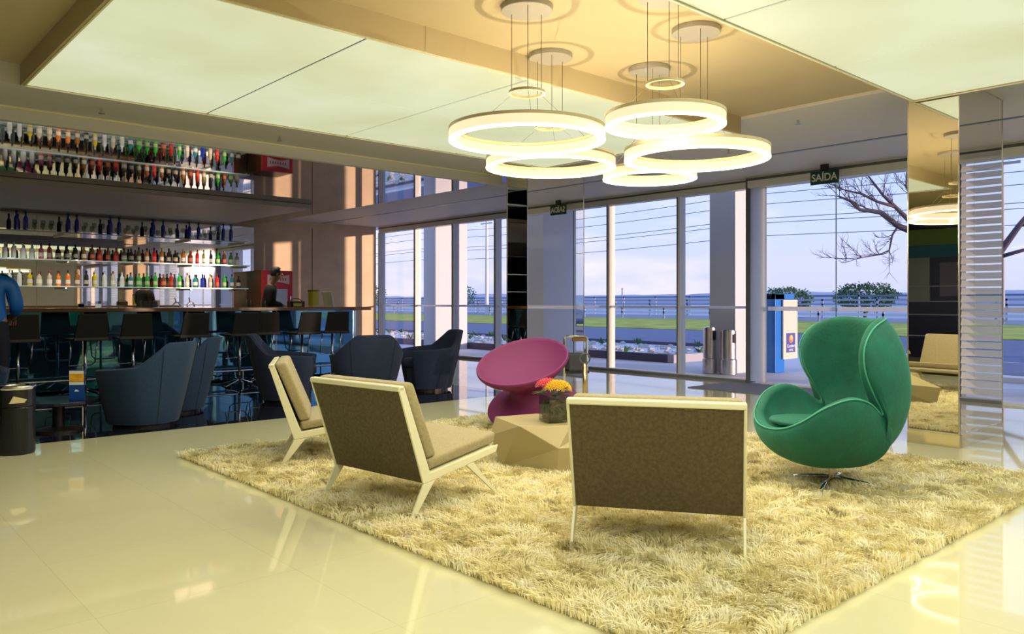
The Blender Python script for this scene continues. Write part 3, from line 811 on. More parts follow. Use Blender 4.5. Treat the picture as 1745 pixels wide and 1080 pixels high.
# blue bottle pairs and wine glasses on top shelf
bx = [2.72, 2.86, 3.52, 3.66, 4.22, 4.37, 4.98, 5.16, 5.66, 5.84, 6.34, 6.50]
pn = ['far left', 'second', 'third', 'fourth', 'fifth', 'far right']
for i, x in enumerate(bx):
    bottle('blue', 3, (x, 15.86, SZ[2]), '%s cobalt blue bottle of the %s pair on the top shelf' % (('left', 'right')[i % 2], pn[i//2]), 'blue bottles on the top shelf')
def glass_proto(loc, label, group):
    t = thing('wine_glass', label, 'wine glass', loc, 0, group)
    MB().lathe([(0, 0), (.032, .0), (.030, .004), (.004, .008), (.0035, .085), (.012, .095), (.036, .125), (.040, .155), (.034, .20), (.0325, .20), (.038, .155), (.034, .127), (.010, .098), (0, .096)], 14).build('bowl_and_stem', M_vglass, t, smooth=True)
    return t
gp = None
for j in range(5):
    a, b = bx[2*j+1], bx[2*j+2]
    ng = 3 if j in (1, 2, 3) else 4
    for k in range(ng):
        x = a+(b-a)*(k+1)/(ng+1)
        lab = '%s wine glass after the %s pair of blue bottles on the top shelf' % (ORD[k], pn[j])
        if gp is None: gp = glass_proto((x, 15.84, SZ[2]), lab, 'wine glasses on the top shelf')
        else: clone(gp, (x, 15.84, SZ[2]), 0, lab)
# items on back counter / bar
def tumbler(x, y, z, label, grp):
    t = thing('drinking_glass', label, 'glass', (x, y, z), 0, grp)
    MB().lathe([(0, 0), (.028, 0), (.034, .10), (.032, .10), (.026, .006), (0, .006)], 14).build('tumbler', M_vglass, t, smooth=True)
for k in range(6): tumbler(4.98+.10*k, 15.65, .902, '%s clear glass from the left in the row below the lowest shelf' % ORD[k], 'glasses on the back counter')
t = thing('coffee_grinder', 'small dark box-shaped appliance on the back counter', 'appliance', (5.02, 15.9, .902))
box('body', -.07, .07, -.08, .08, 0, .30, M_black, t, bevel=.008); box('base_tray', -.08, .08, -.11, .09, 0, .03, M_steel, t)
t = thing('beer_tap', 'curved chrome beer tap on the back counter', 'tap', (5.6, 15.8, .902))
MB().tube([(0, 0, 0), (0, 0, .22), (.05, 0, .27), (.11, 0, .26), (.14, 0, .18)], .016, 10).build('spout', M_chrome, t, smooth=True)
MB().cyl((0, 0, 0), .05, 0, .02, 16).build('base', M_chrome, t)
MB().tube([(.05, 0, .28), (.03, 0, .36)], .01, 8).build('handle', M_black, t)
t = thing('menu_card', 'upright blue and white card on the back counter, left part', 'card', (3.95, 15.6, .902))
box('card', -.05, .05, -.004, .004, 0, .24, M_sigwhite, t); box('blue_half', -.048, .048, -.006, -.004, .01, .14, mat('card_blue2', (.01, .09, .4), .5), t)
# on the bar top
t = thing('canister', 'yellow cylindrical canister with dark lid on the bar top', 'canister', (6.12, 11.62, 1.097))
MB().cyl((0, 0, 0), .085, 0, .25, 28).build('body', mat('canister_yellow', (.52, .46, .03), .4), t, smooth=False)
MB().cyl((0, 0, 0), .088, .25, .27, 28).build('lid', mat('lid_brown', (.1, .07, .03), .5), t)
MB().lathe([(.0865, .0), (.0865, .02)], 28).build('base_band', mat('canister_pale', (.7, .65, .35), .4), t)
t = thing('basket', 'low dark basket with pale packets beside the yellow canister', 'basket', (5.80, 11.6, 1.097))
g = MB(); g.box(-.11, .11, -.08, -.07, 0, .09); g.box(-.11, .11, .07, .08, 0, .09); g.box(-.11, -.10, -.08, .08, 0, .09); g.box(.10, .11, -.08, .08, 0, .09); g.box(-.11, .11, -.08, .08, 0, .01)
g.build('tray', mat('basket_brown', (.05, .03, .015), .6), t)
box('packet', -.08, .06, -.088, -.081, .01, .06, mat('packet', (.5, .45, .15), .6), t)
MB().tube([(-.11, 0, .09), (-.05, 0, .13), (.05, 0, .13), (.11, 0, .09)], .007, 8).build('handle', M_black, t)
t = thing('tablet_stand', 'thin white tilted screen at the right end of the bar top', 'tablet', (6.42, 11.65, 1.097), R(20))
MB().prism([(-.075, .24), (-.055, .245), (.01, .0), (-.01, 0)], -.10, .10).build('screen', M_sigwhite, t, bevel=.003)
box('foot', -.03, .07, -.05, .05, 0, .008, M_sigwhite, t)
for k, x in enumerate((5.28, 5.05)): tumbler(x, 11.65, 1.097, 'clear glass on the bar top, %s' % ('nearest the bartender', 'left of the bartender')[k], 'glasses on the bar top')

# ------------------------------------------------------------------ red drinks fridge
t = thing('drinks_fridge', 'red branded drinks fridge with glass door behind the bar', 'fridge', (7.33, 15.85, 0))
M_red = mat('fridge_red', (.62, .015, .02), .3)
box('cabinet', -.34, .34, -.33, .35, 0, 1.83, mat('fridge_brown', (.11, .03, .008), .35), t, bevel=.01)
t = box('door', -.34, .34, -.37, -.33, .1, 1.83, M_red, t, bevel=.008)
box('door_glass', -.20, .22, -.378, -.37, .3, 1.45, mat('fridge_glass', (.36, .42, .55), .1), t)
g = MB(); pts = []
for k in range(9): u = k/8; pts.append((-.22+.48*u, 1.73-.02*math.cos((u-.5)*5)))
for k in range(9): u = 1-k/8; pts.append((-.22+.48*u, 1.56+.03*math.cos((u-.5)*4)))
g.prism(pts, -.380, -.370); g.build('white_banner', mat('banner_white', (.8, .65, .62), .4), t)
g = MB()
for k in range(7): g.box(-.17+.055*k, -.15+.055*k, -.384, -.380, 1.62, 1.68)
g.build('banner_lettering', M_red, t)
g = MB(); g.ball((-.05, -.379, 1.28), .03, (.8, .2, 1.6), 8); g.tube([(-.03, -.379, 1.1), (.03, -.379, 1.08), (.08, -.379, .95), (.1, -.379, .75)], .015, 6)
g.build('door_print', M_black, t)
box('handle', .26, .29, -.41, -.37, .8, 1.3, M_steel, t)

# ------------------------------------------------------------------ people
def skin_body(name, joints, edges, radii, m, parent, sub=2, root=0):
    me = bpy.data.meshes.new(name); me.from_pydata([tuple(j) for j in joints], edges, []); me.materials.append(m)
    o = bpy.data.objects.new(name, me); C.objects.link(o); o.parent = parent
    sk = o.modifiers.new('skin', 'SKIN'); sk.use_smooth_shade = True
    me.skin_vertices[0].data
    for i, r in enumerate(radii):
        rr = r if isinstance(r, tuple) else (r, r)
        me.skin_vertices[0].data[i].radius = rr
        me.skin_vertices[0].data[i].use_root = (i == root)
    sb = o.modifiers.new('sub', 'SUBSURF'); sb.levels = sub; sb.render_levels = sub
    return o
def person(loc, rz, label, shirt, trousers, skinc, hairc, lean=.0, head_down=.0, arms='rest'):
    """figure facing +x, left = +y"""
    t = thing('person', label, 'person', loc, rz)
    ms = mat('skin_%d' % int(skinc[0]*1000), skinc, .55)
    L = lean
    def S(x, y, z):  # lean forward about pelvis
        dz = max(0, z-.93); return Vector((x+dz*L, y, z))
    J = []; E = []; Rr = []
    def add(p, r, par=None):
        J.append(p); Rr.append(r)
        if par is not None: E.append((par, len(J)-1))
        return len(J)-1
    pel = add(S(0, 0, .95), (.13, .10)); ab = add(S(.0, 0, 1.08), (.13, .095), pel); ch = add(S(0, 0, 1.30), (.155, .105), ab); nb = add(S(-.01, 0, 1.44), (.08, .07), ch)
    nk = add(S(.0, 0, 1.50), .052, nb); h0 = add(S(.015+head_down*.03, 0, 1.58), (.070, .078), nk); h1 = add(S(.02+head_down*.05, 0, 1.655), (.076, .092), h0); h2 = add(S(.012+head_down*.06, 0, 1.705), (.055, .066), h1)
    arm = {}
    for s in (1, -1):
        sh = add(S(-.005, s*.17, 1.41), .062, nb)
        if arms == 'rest': el = S(.02, s*.25, 1.13); wr = S(.20, s*.22, 1.02) if True else None
        elif arms == 'work': el = S(.06, s*.24, 1.15); wr = S(.27, s*.12, 1.10)
        e = add(el, .045, sh); w = add(wr, .030, e)
        d = (wr-el).normalized(); side = Vector((0, -s, 0)); up = Vector((0, 0, 1))
        pm = add(wr+d*.05, (.038, .018), w)
        for f, (off, ln) in enumerate(((-.028, .060), (-.010, .072), (.010, .068), (.026, .052))):
            k = add(wr+d*.095+side*off, .0105, pm)
            k2 = add(wr+d*(.095+ln*.5)+side*off*1.15-up*.012, .0095, k); add(wr+d*(.095+ln*.9)+side*off*1.2-up*.035, .008, k2)
        th = add(wr+d*.04+side*.038-up*.006, .012, w); add(wr+d*.085+side*.052-up*.02, .0095, th)
        arm[s] = (sh, e, w)
        hp = add(S(0, s*.095, .90), .095, pel) ; kn = add(Vector((.02, s*.11, .50)), .058, hp); an = add(Vector((-.02, s*.11, .09)), .038, kn)
        ft = add(Vector((.07, s*.12, .04)), (.04, .028), an); add(Vector((.17, s*.13, .03)), (.035, .02), ft)
    skin_body('body', J, E, Rr, ms, t)
    # clothing : torso and sleeves
    J2 = []; E2 = []; R2 = []
    def add2(p, r, par=None):
        J2.append(p); R2.append(r)
        if par is not None: E2.append((par, len(J2)-1))
        return len(J2)-1
    a = add2(J[pel]-Vector((0, 0, .08)), (.19, .155)); b = add2(J[ab], (.16, .125), a); c = add2(J[ch], (.185, .135), b); d = add2(J[nb]-Vector((0, 0, .01)), (.125, .105), c)
    for s in (1, -1):
        sh, e, w = arm[s]
        q = add2(J[sh], .105, d); q = add2(J[sh].lerp(J[e], .5), .085, q); q = add2(J[e], .078, q); add2(J[e].lerp(J[w], .88), .055, q)
    skin_body('jacket', J2, E2, R2, shirt, t)
    J2, E2, R2 = [], [], []
    top = add2(S(0, 0, 1.04), (.14, .115)); a = add2(Vector((0, 0, .92)), (.15, .12), top)
    for s in (1, -1):
        q = add2(Vector((0, s*.095, .84)), .105, a); q = add2(Vector((.02, s*.11, .50)), .075, q); add2(Vector((-.02, s*.11, .10)), .062, q)
    skin_body('trousers', J2, E2, R2, trousers, t)
    hc = J[h1]
    g = MB(); g.ball((hc.x-.018, 0, hc.z+.028), .105, (.98, .80, .98), 16)
    for v in list(g.b.verts):
        if v.co.z < hc.z-.045 or (v.co.x > hc.x+.055 and v.co.z < hc.z+.06): v.co = Vector((hc.x-.02, v.co.y*.5, max(v.co.z, hc.z-.04)))
    g.build('hair', mat('hair_%d' % int(hairc[0]*1000), hairc, .6), t, smooth=True)
    for s in (1, -1):
        MB().ball((hc.x+.084, s*.030, hc.z-.004), .011, (.6, 1, .7), 8).build('eye', mat('eye_white', (.7, .7, .68), .3), t, smooth=True)
        MB().ball((hc.x, s*.080, hc.z-.012), .028, (.6, .3, 1), 8).build('ear', ms, t, smooth=True)
        MB().box(-.06, .19, s*.12-.045, s*.12+.045, 0, .065).build('shoe', M_black, t, bevel=.025, bseg=3)
    MB().hull([(hc.x+.082, -.013, hc.z-.035), (hc.x+.082, .013, hc.z-.035), (hc.x+.115, 0, hc.z-.032), (hc.x+.088, 0, hc.z+.008)], [(0, 1, 2), (0, 2, 3), (1, 3, 2), (0, 3, 1)]).build('nose', ms, t, smooth=True)
    MB().ball((hc.x+.080, 0, hc.z-.062), .022, (.5, 1, .25), 8).build('mouth', mat('lips', (.25, .08, .06), .5), t, smooth=True)
    return t
person((5.87, 12.85, 0), R(-25), 'bartender in dark clothes bending over the bar in front of the red fridge', mat('shirt_black', (.006, .005, .004), .9), mat('trousers_black', (.015, .015, .02), .8), (.20, .10, .06), (.012, .008, .006), .18, .8, 'work')
person((1.50, 10.18, 0), R(80), 'person in a bright blue jacket standing at the left edge of the bar', mat('jacket_blue', (.01, .16, .62), .5), mat('trousers_navy', (.01, .01, .025), .8), (.33, .19, .12), (.02, .014, .01), .12, .2, 'rest')

# ------------------------------------------------------------------ luggage stand near the column
t = thing('luggage_stand', 'dark bag stand with chrome tube behind the magenta chair', 'stand', (7.0, 6.5, 0), R(-30))
box('bag', -.22, .0, -.12, .10, .35, .56, mat('bag_dark', (.03, .035, .05), .6), t, bevel=.02)
box('grip_block', -.14, .02, -.03, .03, .70, .745, mat('grip_brown', (.12, .06, .02), .5), t)
MB().tube([(-.22, 0, .76), (.02, 0, .76), (.04, 0, .74), (.04, 0, .0)], .016, 10).build('frame_tube', M_chrome, t, smooth=True)
MB().tube([(-.22, 0, .76), (-.24, 0, .74), (-.24, 0, .0)], .016, 10).build('frame_tube', M_chrome, t, smooth=True)
box('shelf', -.24, .04, -.1, .1, .32, .35, M_black, t)
t = thing('queue_post', 'slim brass post topped with a dark ring, right of the magenta chair', 'post', (6.72, 6.22, 0))
MB().cyl((0, 0, 0), .028, .02, .46, 16).build('pole', mat('brass', (.70, .52, .28), .3, 1), t, smooth=True)
MB().lathe([(0, 0), (.11, 0), (.11, .015), (0, .025)], 24).build('base', M_steel, t)
g = MB(); g.lathe([(.058, -.006), (.066, 0), (.058, .006), (.050, 0)], 28, closed=True); g.xf(Matrix.Translation((0, 0, .52)) @ Matrix.Rotation(R(90), 4, 'X') ); g.xf(Matrix.Rotation(R(-45), 4, 'Z'))
g.build('ring', M_aludark, t, smooth=True)

# ================================================================== EXTERIOR
M_pave = mat('paving', (.70, .70, .76), .6, noise_amt=.06, nscale=1.2)
M_asph = mat('asphalt', (.13, .16, .28), .8, noise_amt=.12, nscale=2)
M_far = mat('far_land', (.42, .47, .60), .95)  # bluish tone: distance haze put into the land colour
def strip(name, x0, x1, z0, z1, m, lab, cat, kind=None, y0=-150, y1=260):
    o = box(name, x0, x1, y0, y1, z0, z1, m)
    if lab: tag(o, lab, cat)
    else: o['kind'] = 'structure'
    return o
strip('ground_paving', 10.4, 17.8, -.12, -.02, M_pave, None, None)
strip('ground_road', 17.8, 28.5, -.14, -.03, M_asph, None, None)
def grassmat():
    return mat('verge_grass', (.42, .46, .05), .9, noise_amt=.35, nscale=.8)
strip('ground_verge', 28.5, 46, -.14, .0, grassmat(), None, None)
strip('ground_far_road', 46, 60, -.14, -.02, mat('far_road', (.28, .30, .36), .9), None, None)
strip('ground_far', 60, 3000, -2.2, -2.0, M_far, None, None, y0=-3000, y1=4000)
# drive edge lines / shadowed step on the right
M_kerb = mat('kerb_white', (.72, .72, .76), .7)
tag(box('kerb', 17.5, 17.8, 6.9, 120, -.02, .06, M_kerb), 'white kerb along the near side of the road', 'kerb')
# stone planter
t = thing('stone_planter', 'long planter strip filled with white stones between the paving and the road', 'planter', (14.4, 40, -.02))
box('front_wall', -1.75, -1.62, -30.5, 60, 0, .16, mat('planter_dark', (.09, .09, .14), .8), t)
box('back_wall', 2.2, 2.35, -30.5, 60, 0, .16, mat('planter_dark2', (.10, .09, .13), .8), t)
box('end_wall', -1.75, 2.35, -30.65, -30.5, 0, .16, mat('planter_kerb', (.4, .4, .45), .8), t)
box('gravel_bed', -1.62, 2.2, -30.5, 60, 0, .08, M_kerb, t)
g = MB(); random.seed(3)
for k in range(1500):
    x = random.uniform(-1.5, 2.1); y = random.uniform(-30.3, 10); r = random.uniform(.04, .10)
    g.ball((x, y, .09), r, (1, random.uniform(.7, 1.2), .6), 6)
o = g.build('stones', M_sofa, t, smooth=False); o['kind'] = 'stuff'
g = MB()
for k in range(60):
    x = random.uniform(-1.5, 2.0); y = random.uniform(-30.3, 5)
    for j in range(14):
        a = random.uniform(0, 2*PI); L = random.uniform(.08, .25); p = Vector((x, y, .1)); d = Vector((math.cos(a)*.7, math.sin(a)*.7, random.uniform(.4, 1))).normalized()
        sd = d.cross(Vector((0, 0, 1))).normalized()*.03
        g.hull([p-sd*.4, p+sd*.4, p+d*L*.6+sd, p+d*L, p+d*L*.6-sd], [(0, 1, 2, 3, 4)])
o = g.build('planting', mat('succulents', (.08, .18, .06), .8), t); o['kind'] = 'stuff'

# drive at the right (paler concrete apron with darker panel)
struct(box('trim_5', 13.6, 17.5, 3.5, 6.4, -.02, -.005, M_asph))
struct(box('trim_6', 13.2, 13.6, -20, 6.4, -.02, .06, M_kerb))

# exterior columns
def excol(y, label, x=11.6):
    t = tag(box('exterior_column', x, x+1.0, y, y+.5, -.02, 3.38, M_exwhite), label, 'column', 'white columns outside the facade')
excol(7.32, 'tall white exterior column behind the two steel ash bins')
excol(15.75, 'tall white exterior column beyond the rightmost blue tub chair')
excol(12.38, 'white exterior column hidden behind the mirrored column')
excol(2.29, 'white exterior column seen in the mirrored column')
struct(box('ceiling', 10.45, 13.2, -20, 22, 3.4, 3.6, M_exwhite))

# ash bins
def ashbin(x, y, r, h, label):
    t = thing('ash_bin', label, 'ash bin', (x, y, -.018), 0, 'steel ash bins outside')
    MB().lathe([(0, 0), (r*1.12, 0), (r*1.12, .24), (r, .26), (r, h), (0, h)], 32).build('body', M_steel, t, bevel=.003)
    MB().lathe([(0, h), (r*.9, h), (r*.9, h+.012), (0, h+.02)], 32).build('lid', M_chrome, t)
    MB().prism([(-.05, h-.2), (.03, h-.2), (.03, h-.05), (-.05, h-.05)], -r-.004, -r+.01).build('slot', M_black, t)
ashbin(11.30, 7.62, .105, .76, 'slim steel ash bin in front of the white exterior column, left one')
ashbin(11.36, 7.30, .125, .72, 'wider steel ash bin, right one against the white exterior column')

# totem sign
t = thing('totem_sign', 'blue totem with pale hotel name panel outside the glass door', 'sign', (12.45, 7.0, -.018))
M_tblue = mat('totem_blue', (.0, .16, .62), .4)
box('post', -.30, .0, -.10, .08, 0, 1.33, M_tblue, t, bevel=.004)
box('cap', -.30, .33, -.10, .08, 1.24, 1.33, M_tblue, t)
t = box('panel', -.10, .38, -.135, -.105, .22, 1.23, mat('totem_panel', (.70, .62, .52), .5), t)
box('logo_field', .0, .29, -.140, -.135, .33, .66, mat('logo_blue', (.05, .07, .36), .5), t)
MB().lathe([(0, 0), (.07, 0), (.07, .003), (0, .003)], 28).xf(Matrix.Translation((.145, -.140, .56)) @ Matrix.Rotation(R(90), 4, 'X')).build('globe', mat('globe_orange', (.75, .20, .10), .5), t)
MB().lathe([(0, 0), (.045, 0), (.045, .003), (0, .003)], 28).xf(Matrix.Translation((.15, -.144, .585)) @ Matrix.Rotation(R(90), 4, 'X')).build('globe_highlight', mat('globe_yellow', (.85, .55, .15), .5), t)
text('Comfort', .075, M_sigwhite, t, (.145, -.142, .44), (R(90), 0, 0))
text('HOTEL', .050, M_sigwhite, t, (.145, -.142, .37), (R(90), 0, 0))
MB().lathe([(0, 0), (.035, 0), (.035, .003), (0, .003)], 20).xf(Matrix.Translation((.14, -.137, 1.05)) @ Matrix.Rotation(R(90), 4, 'X')).build('emblem', M_sigwhite, t)

# guard rails and fences beyond the verge
def guardrail(x, zs, m, label, post=4.0, y0=-40, y1=200, th=.05, hh=.16):
    t = thing('guard_rail', label, 'guard rail', (x, 60, 0))
    for z in zs: box('rail', -th, th, y0-60, y1-60, z, z+hh, m, t)
    y = y0
    g = MB()
    while y < y1:
        g.box(-.05, .05, y-60-.06, y-60+.06, -.03, zs[-1]+hh); y += post
    o = g.build('posts', mat('post_grey', (.35, .38, .45), .6), t)
M_railm = mat('rail_metal', (.30, .38, .46), .5)
guardrail(47.5, [.35, .62], mat('rail_white', (.62, .66, .74), .5), 'pale double guard rail just beyond the grass verge')
guardrail(56, [.95, 1.28], M_railm, 'blue grey guard rail on the far side of the road', hh=.13)
guardrail(62, [1.62], mat('rail_blue', (.10, .19, .26), .6), 'dark fence rail farthest away below the hills', hh=.14)

# hills
def hills(x, h0, amp, seed, c, label):
    g = MB(); top = []
    pts = []
    for k in range(221):
        y = -2500+ k*30.0
        z = h0+amp*noise.noise(Vector((y*.0022, seed, 0)))+amp*.5*noise.noise(Vector((y*.008, seed, 5)))
        pts.append((y, z))
    rows = [[Vector((x, y, -2.1)) for y, z in pts], [Vector((x+200, y, z*.8)) for y, z in pts], [Vector((x+420, y, z)) for y, z in pts], [Vector((x+800, y, -2.1)) for y, z in pts]]
    g.grid(rows); o = g.build('hills', mat('hills_%d' % seed, c, 1), None, smooth=True); o['kind'] = 'structure'
hills(900, 12, 7, 2, (.33, .34, .48), '')  # both hill colours carry the blue haze of distance as paint
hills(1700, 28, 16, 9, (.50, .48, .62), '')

# poles and wires
def wires():
    for k, (z, nm) in enumerate(((8.9, 'highest'), (8.2, 'second highest'), (7.2, 'middle'), (6.9, 'second lowest'), (6.0, 'lowest'))):
        pts = []
        for j in range(45):
            y = -60+j*7.0; u = ((y+60) % 45)/45
            pts.append((50.4+.2*k, y, z-.5*math.sin(PI*u)))
        MB().tube(pts, .022, 4).build('power_line', M_aludark, None)
        tag(bpy.data.objects[[o.name for o in bpy.data.objects if o.name.startswith('power_line')][-1]], '%s thin overhead cable crossing the sky beyond the road' % nm, 'cable', 'overhead cables')
wires()
def pole(x, y, h, r, m, label, arm=True):
    t = thing('utility_pole', label, 'pole', (x, y, -.02), 0, 'poles beyond the road')
    MB().tube([(0, 0, 0), (0, 0, h)], [r, r*.6], 8).build('post', m, t)
    if arm: box('crossarm', -.04, .04, -.9, .9, h-.7, h-.55, m, t)
pole(50, 59.4, 9.6, .20, mat('pole_white', (.7, .68, .66), .6), 'white pole left of the dark mirrored column face')
pole(50, 14.5, 9.6, .14, mat('pole_grey', (.35, .33, .36), .6), 'grey pole near the bare tree')
pole(330, 278, 9, .45, mat('pole_far', (.25, .26, .34), .6), 'small distant pole on the horizon between window posts')

# trees
def leafy(x, y, z0, rx, ry, rz, n, m, label, trunk=True):
    t = thing('tree', label, 'tree', (x, y, -.1))
    g = MB()
    for k in range(n):
        u = random.uniform(-1, 1); a = random.uniform(0, 2*PI); rr = random.uniform(.55, 1)**.5*(1+.25*noise.noise(Vector((a*2, u*3, x))))
        s = math.sqrt(1-u*u)
        p = Vector((rx*rr*s*math.cos(a), ry*rr*s*math.sin(a), z0+rz*rr*u))
        L = random.uniform(.12, .3); d = Vector((random.uniform(-1, 1), random.uniform(-1, 1), random.uniform(-.6, 1))).normalized(); e = d.orthogonal().normalized()*L*.4
        g.hull([p, p+d*L*.5+e, p+d*L, p+d*L*.5-e], [(0, 1, 2, 3)])
    g.build('foliage', m, t)
    g = MB(); g.tube([(0, 0, 0), (0, 0, z0)], [.15, .08], 8)
    for k in range(6):
        a = k*1.1; g.tube([(0, 0, z0*.6), (rx*.5*math.cos(a), ry*.5*math.sin(a), z0+rz*.3)], [.06, .02], 6)
    g.build('trunk', mat('bark_brown', (.10, .07, .05), .9), t)
M_leaf = mat('foliage_green', (.075, .15, .05), .8, noise_amt=.4, nscale=1)
leafy(66, 29.3, 1.7, 1.5, 2.7, 1.2, 2600, M_leaf, 'bushy green tree on the horizon above the totem sign')
leafy(59, 32.6, 1.5, 1.5, 2.2, 1.0, 1500, M_leaf, 'low green tree just left of the bushy one above the totem sign')
leafy(53, 85, 2.0, 1.2, 2.2, 1.5, 700, M_leaf, 'small tree seen through the window left of the white exterior column')
leafy(53.3, 67.5, 2.0, 1.4, 1.6, 1.3, 700, mat('foliage_bluegreen', (.04, .13, .12), .8), 'small blue green tree seen left of the white pole')
def bare_tree():
    t = thing('bare_tree', 'large leafless tree with spreading branches at the right', 'tree', (24.4, 7.6, -.1))
    o = Vector((24.4, 7.6, -.1))
    main = [
        ([(24.4, 7.6, 0), (24.3, 7.7, 1.2), (23.9, 8.1, 2.3), (23.45, 8.5, 2.85), (22.94, 8.97, 3.19), (22.72, 9.16, 3.3), (22.36, 9.49, 3.68), (22.15, 9.66, 3.72), (21.93, 9.87, 3.75), (21.7, 10.05, 4.0), (21.5, 10.26, 4.12)], .14),
        ([(23.9, 8.1, 2.3), (23.3, 8.65, 3.35), (22.94, 8.97, 3.47), (22.66, 9.22, 3.84), (22.42, 9.44, 4.15), (22.1, 9.72, 4.7)], .11),
        ([(22.66, 9.22, 3.84), (22.3, 9.55, 3.98), (21.95, 9.85, 4.2), (21.6, 10.15, 4.3), (21.26, 10.48, 4.5)], .05),
        ([(23.3, 8.65, 3.35), (23.0, 8.8, 4.0), (22.85, 9.0, 4.4), (22.9, 9.0, 4.9)], .06),
        ([(22.72, 9.16, 3.3), (22.6, 9.27, 3.05), (22.54, 9.33, 2.62), (22.3, 9.5, 2.5), (21.97, 9.84, 2.42), (21.6, 10.1, 2.38)], .035),
        ([(24.3, 7.7, 1.2), (24.6, 7.3, 2.4), (24.9, 6.8, 3.3), (25.2, 6.2, 4.2), (25.4, 5.6, 5.2)], .13),
        ([(24.9, 6.8, 3.3), (25.3, 6.2, 3.4), (25.8, 5.6, 3.2), (26.3, 5.0, 3.4)], .06),
        ([(24.6, 7.3, 2.4), (25.4, 6.6, 2.7), (26.2, 6.0, 2.7), (26.8, 5.3, 2.9)], .06)]
    random.seed(11)
    tr = MB(); tw = MB()
    for pts, r in main:
        n = len(pts); tr.tube([Vector(p)-o for p in pts], [r*(1-.8*i/(n-1)) for i in range(n)], 8)
        def twig(p, d, L, r, lev):
            q = [p]; dd = d.copy()
            for k in range(4):
                dd = (dd+Vector((random.uniform(-.35, .35), random.uniform(-.35, .35), random.uniform(-.2, .35)))).normalized()
                q.append(q[-1]+dd*L/4)
            tw.tube([x-o for x in q], [r, r*.8, r*.6, r*.45, r*.25], 4)
            if lev:
                for k in (1, 2, 3):
                    for s in range(2):
                        twig(q[k], (dd+Vector((random.uniform(-1, 1), random.uniform(-1, 1), random.uniform(-.5, .8)))).normalized(), L*.5, r*.5, lev-1)
        for i in range(3 if r > .1 else 1, n):
            p = Vector(pts[i]); d = (p-Vector(pts[i-1])).normalized()
            for s in range(3):
                twig(p, (d+Vector((random.uniform(-.8, .8), random.uniform(-.8, .8), random.uniform(-.3, 1)))).normalized(), random.uniform(.45, .9), .012, 2 if s == 0 else 1)
    tr.build('branches', mat('tree_bark', (.09, .065, .075), .9), t, smooth=True)
    x = tw.build('twigs', MATS['tree_bark'], t); x['kind'] = 'stuff'
bare_tree()

# car on the road (seen in the mirrored column)
def car(loc, rz):
    t = thing('car', 'silver blue car on the road, mirrored in the far column', 'car', loc, rz)
    P = [(-2.1, .35), (-2.1, .85), (-1.95, 1.0), (-1.2, 1.08), (-.6, 1.45), (.6, 1.48), (1.35, 1.02), (1.95, .88), (2.15, .65), (2.12, .32)]
    M = mat('car_paint', (.28, .33, .42), .2, .5, coat=1)
    MB().prism(P, -.85, .85).build('body', M, t, bevel=.09, bseg=3, smooth=True)
    MB().prism([(-1.12, 1.10), (-.60, 1.40), (.58, 1.42), (1.22, 1.06)], -.87, .87).build('side_windows', mat('car_glass', (.04, .05, .07), .05), t, bevel=.02)
    for x in (-1.3, 1.35):
        for y in (-.84, .84):
            w = MB().lathe([(.20, -.1), (.30, -.1), (.33, -.06), (.33, .06), (.30, .1), (.20, .1)], 28, closed=True); w.xf(Matrix.Translation((x, y, .33)) @ Matrix.Rotation(R(90), 4, 'X')); ty = w.build('tyre', M_black, t)
            w = MB()
            w.lathe([(0, -.09), (.06, -.1), (.06, .1), (0, .1)], 16); w.lathe([(.19, -.09), (.21, -.09), (.21, .09), (.19, .09)], 28, closed=True)
            for k in range(6):
                a = 2*PI*k/6; w.tube([(.05*math.cos(a), .05*math.sin(a), 0), (.2*math.cos(a), .2*math.sin(a), 0)], .02, 6)
            w.xf(Matrix.Translation((x, y, .33)) @ Matrix.Rotation(R(90), 4, 'X')); w.build('wheel_rim', M_steel, ty)
    for y in (-.6, .6): box('headlight', 2.08, 2.16, y-.18, y+.18, .62, .76, M_frost, t, bevel=.02)
    for y in (-.6, .6): box('tail_light', -2.12, -2.05, y-.18, y+.18, .75, .92, M_red, t, bevel=.02)
car((24.2, -9.1, -.03), R(90))

rug()
# ------------------------------------------------------------------ world + sun
w = bpy.data.worlds.new('sky'); scn.world = w; w.use_nodes = True; nt = w.node_tree; nt.nodes.clear()
out = nt.nodes.new('ShaderNodeOutputWorld'); bg = nt.nodes.new('ShaderNodeBackground')
tc = nt.nodes.new('ShaderNodeTexCoord'); sep = nt.nodes.new('ShaderNodeSeparateXYZ'); nt.links.new(tc.outputs['Generated'], sep.inputs[0])
cr = nt.nodes.new('ShaderNodeValToRGB'); e = cr.color_ramp.elements
e[0].position = 0; e[0].color = (.52, .55, .80, 1); e[1].position = 1; e[1].color = (.20, .36, .78, 1)
for p, c in ((.04, (.58, .60, .84, 1)), (.10, (.52, .60, .90, 1)), (.20, (.40, .56, .93, 1)), (.35, (.30, .48, .90, 1))):
    x = cr.color_ramp.elements.new(p); x.color = c
nt.links.new(sep.outputs['Z'], cr.inputs['Fac'])
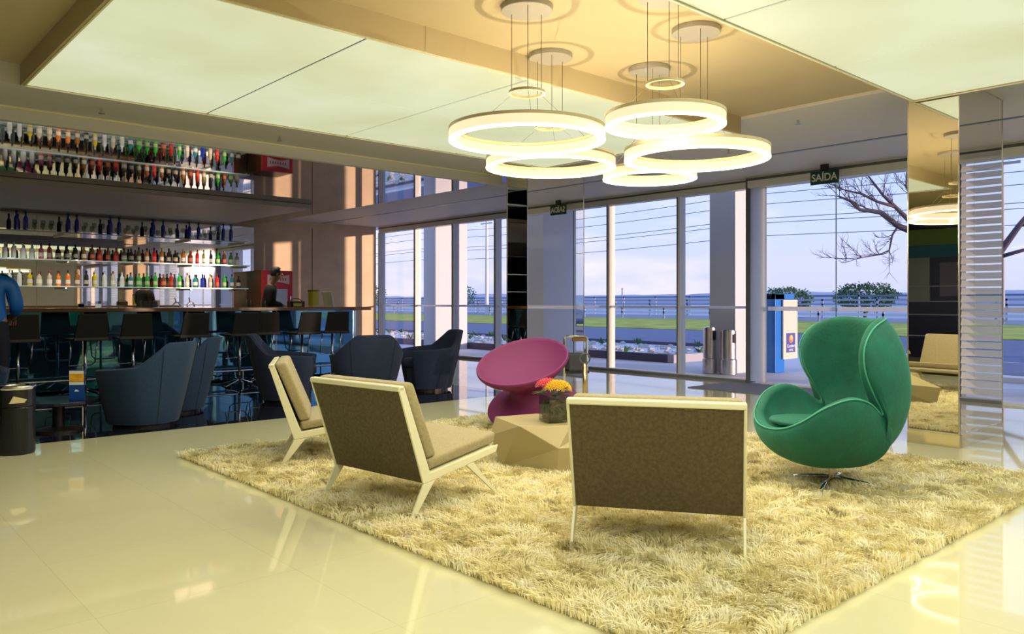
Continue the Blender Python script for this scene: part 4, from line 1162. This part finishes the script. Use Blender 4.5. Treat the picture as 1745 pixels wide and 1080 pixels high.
mp = nt.nodes.new('ShaderNodeMapping'); mp.inputs['Scale'].default_value = (1, 1, 4.2); mp.inputs['Location'].default_value = (.3, .1, .2)
nt.links.new(tc.outputs['Generated'], mp.inputs['Vector'])
no = nt.nodes.new('ShaderNodeTexNoise'); no.inputs['Scale'].default_value = 3.6; no.inputs['Detail'].default_value = 8; no.inputs['Roughness'].default_value = .55
nt.links.new(mp.outputs[0], no.inputs['Vector'])
mr = nt.nodes.new('ShaderNodeMapRange'); mr.inputs['From Min'].default_value = .50; mr.inputs['From Max'].default_value = .72; mr.inputs['To Max'].default_value = .75
nt.links.new(no.outputs['Fac'], mr.inputs['Value'])
mx = nt.nodes.new('ShaderNodeMix'); mx.data_type = 'RGBA'; mx.inputs['B'].default_value = (.92, .80, .86, 1)
nt.links.new(mr.outputs['Result'], mx.inputs['Factor']); nt.links.new(cr.outputs['Color'], mx.inputs['A'])
nt.links.new(mx.outputs['Result'], bg.inputs['Color']); bg.inputs['Strength'].default_value = 1.35
nt.links.new(bg.outputs[0], out.inputs[0])

s = bpy.data.lights.new('sun', 'SUN'); s.energy = 5.4; s.color = (1, .68, .47); s.angle = R(.8)
so = bpy.data.objects.new('sun', s); C.objects.link(so)
d = Vector((-.356, .934, -.049)).normalized(); so.rotation_euler = d.to_track_quat('-Z', 'Y').to_euler()
so.location = (20, -30, 8)

# ------------------------------------------------------------------ camera
cam = bpy.data.cameras.new('camera'); co = bpy.data.objects.new('camera', cam); C.objects.link(co)
cam.sensor_width = 36; cam.lens = 1342/1745*36; cam.shift_y = -25/1745
co.location = (0, 0, 1.17); co.rotation_euler = (R(90), 0, math.atan2(.744, .668)-PI/2)
cam.clip_end = 5000; cam.clip_start = .05
scn.camera = co
vs = scn.view_settings
vs.view_transform = 'Standard'; vs.look = 'None'; vs.exposure = .06; vs.gamma = 1; vs.use_curve_mapping = False
scn.cycles.max_bounces = 10; scn.cycles.glossy_bounces = 6; scn.cycles.transparent_max_bounces = 16; scn.cycles.sample_clamp_indirect = 4
scn.cycles.caustics_reflective = False; scn.cycles.caustics_refractive = False
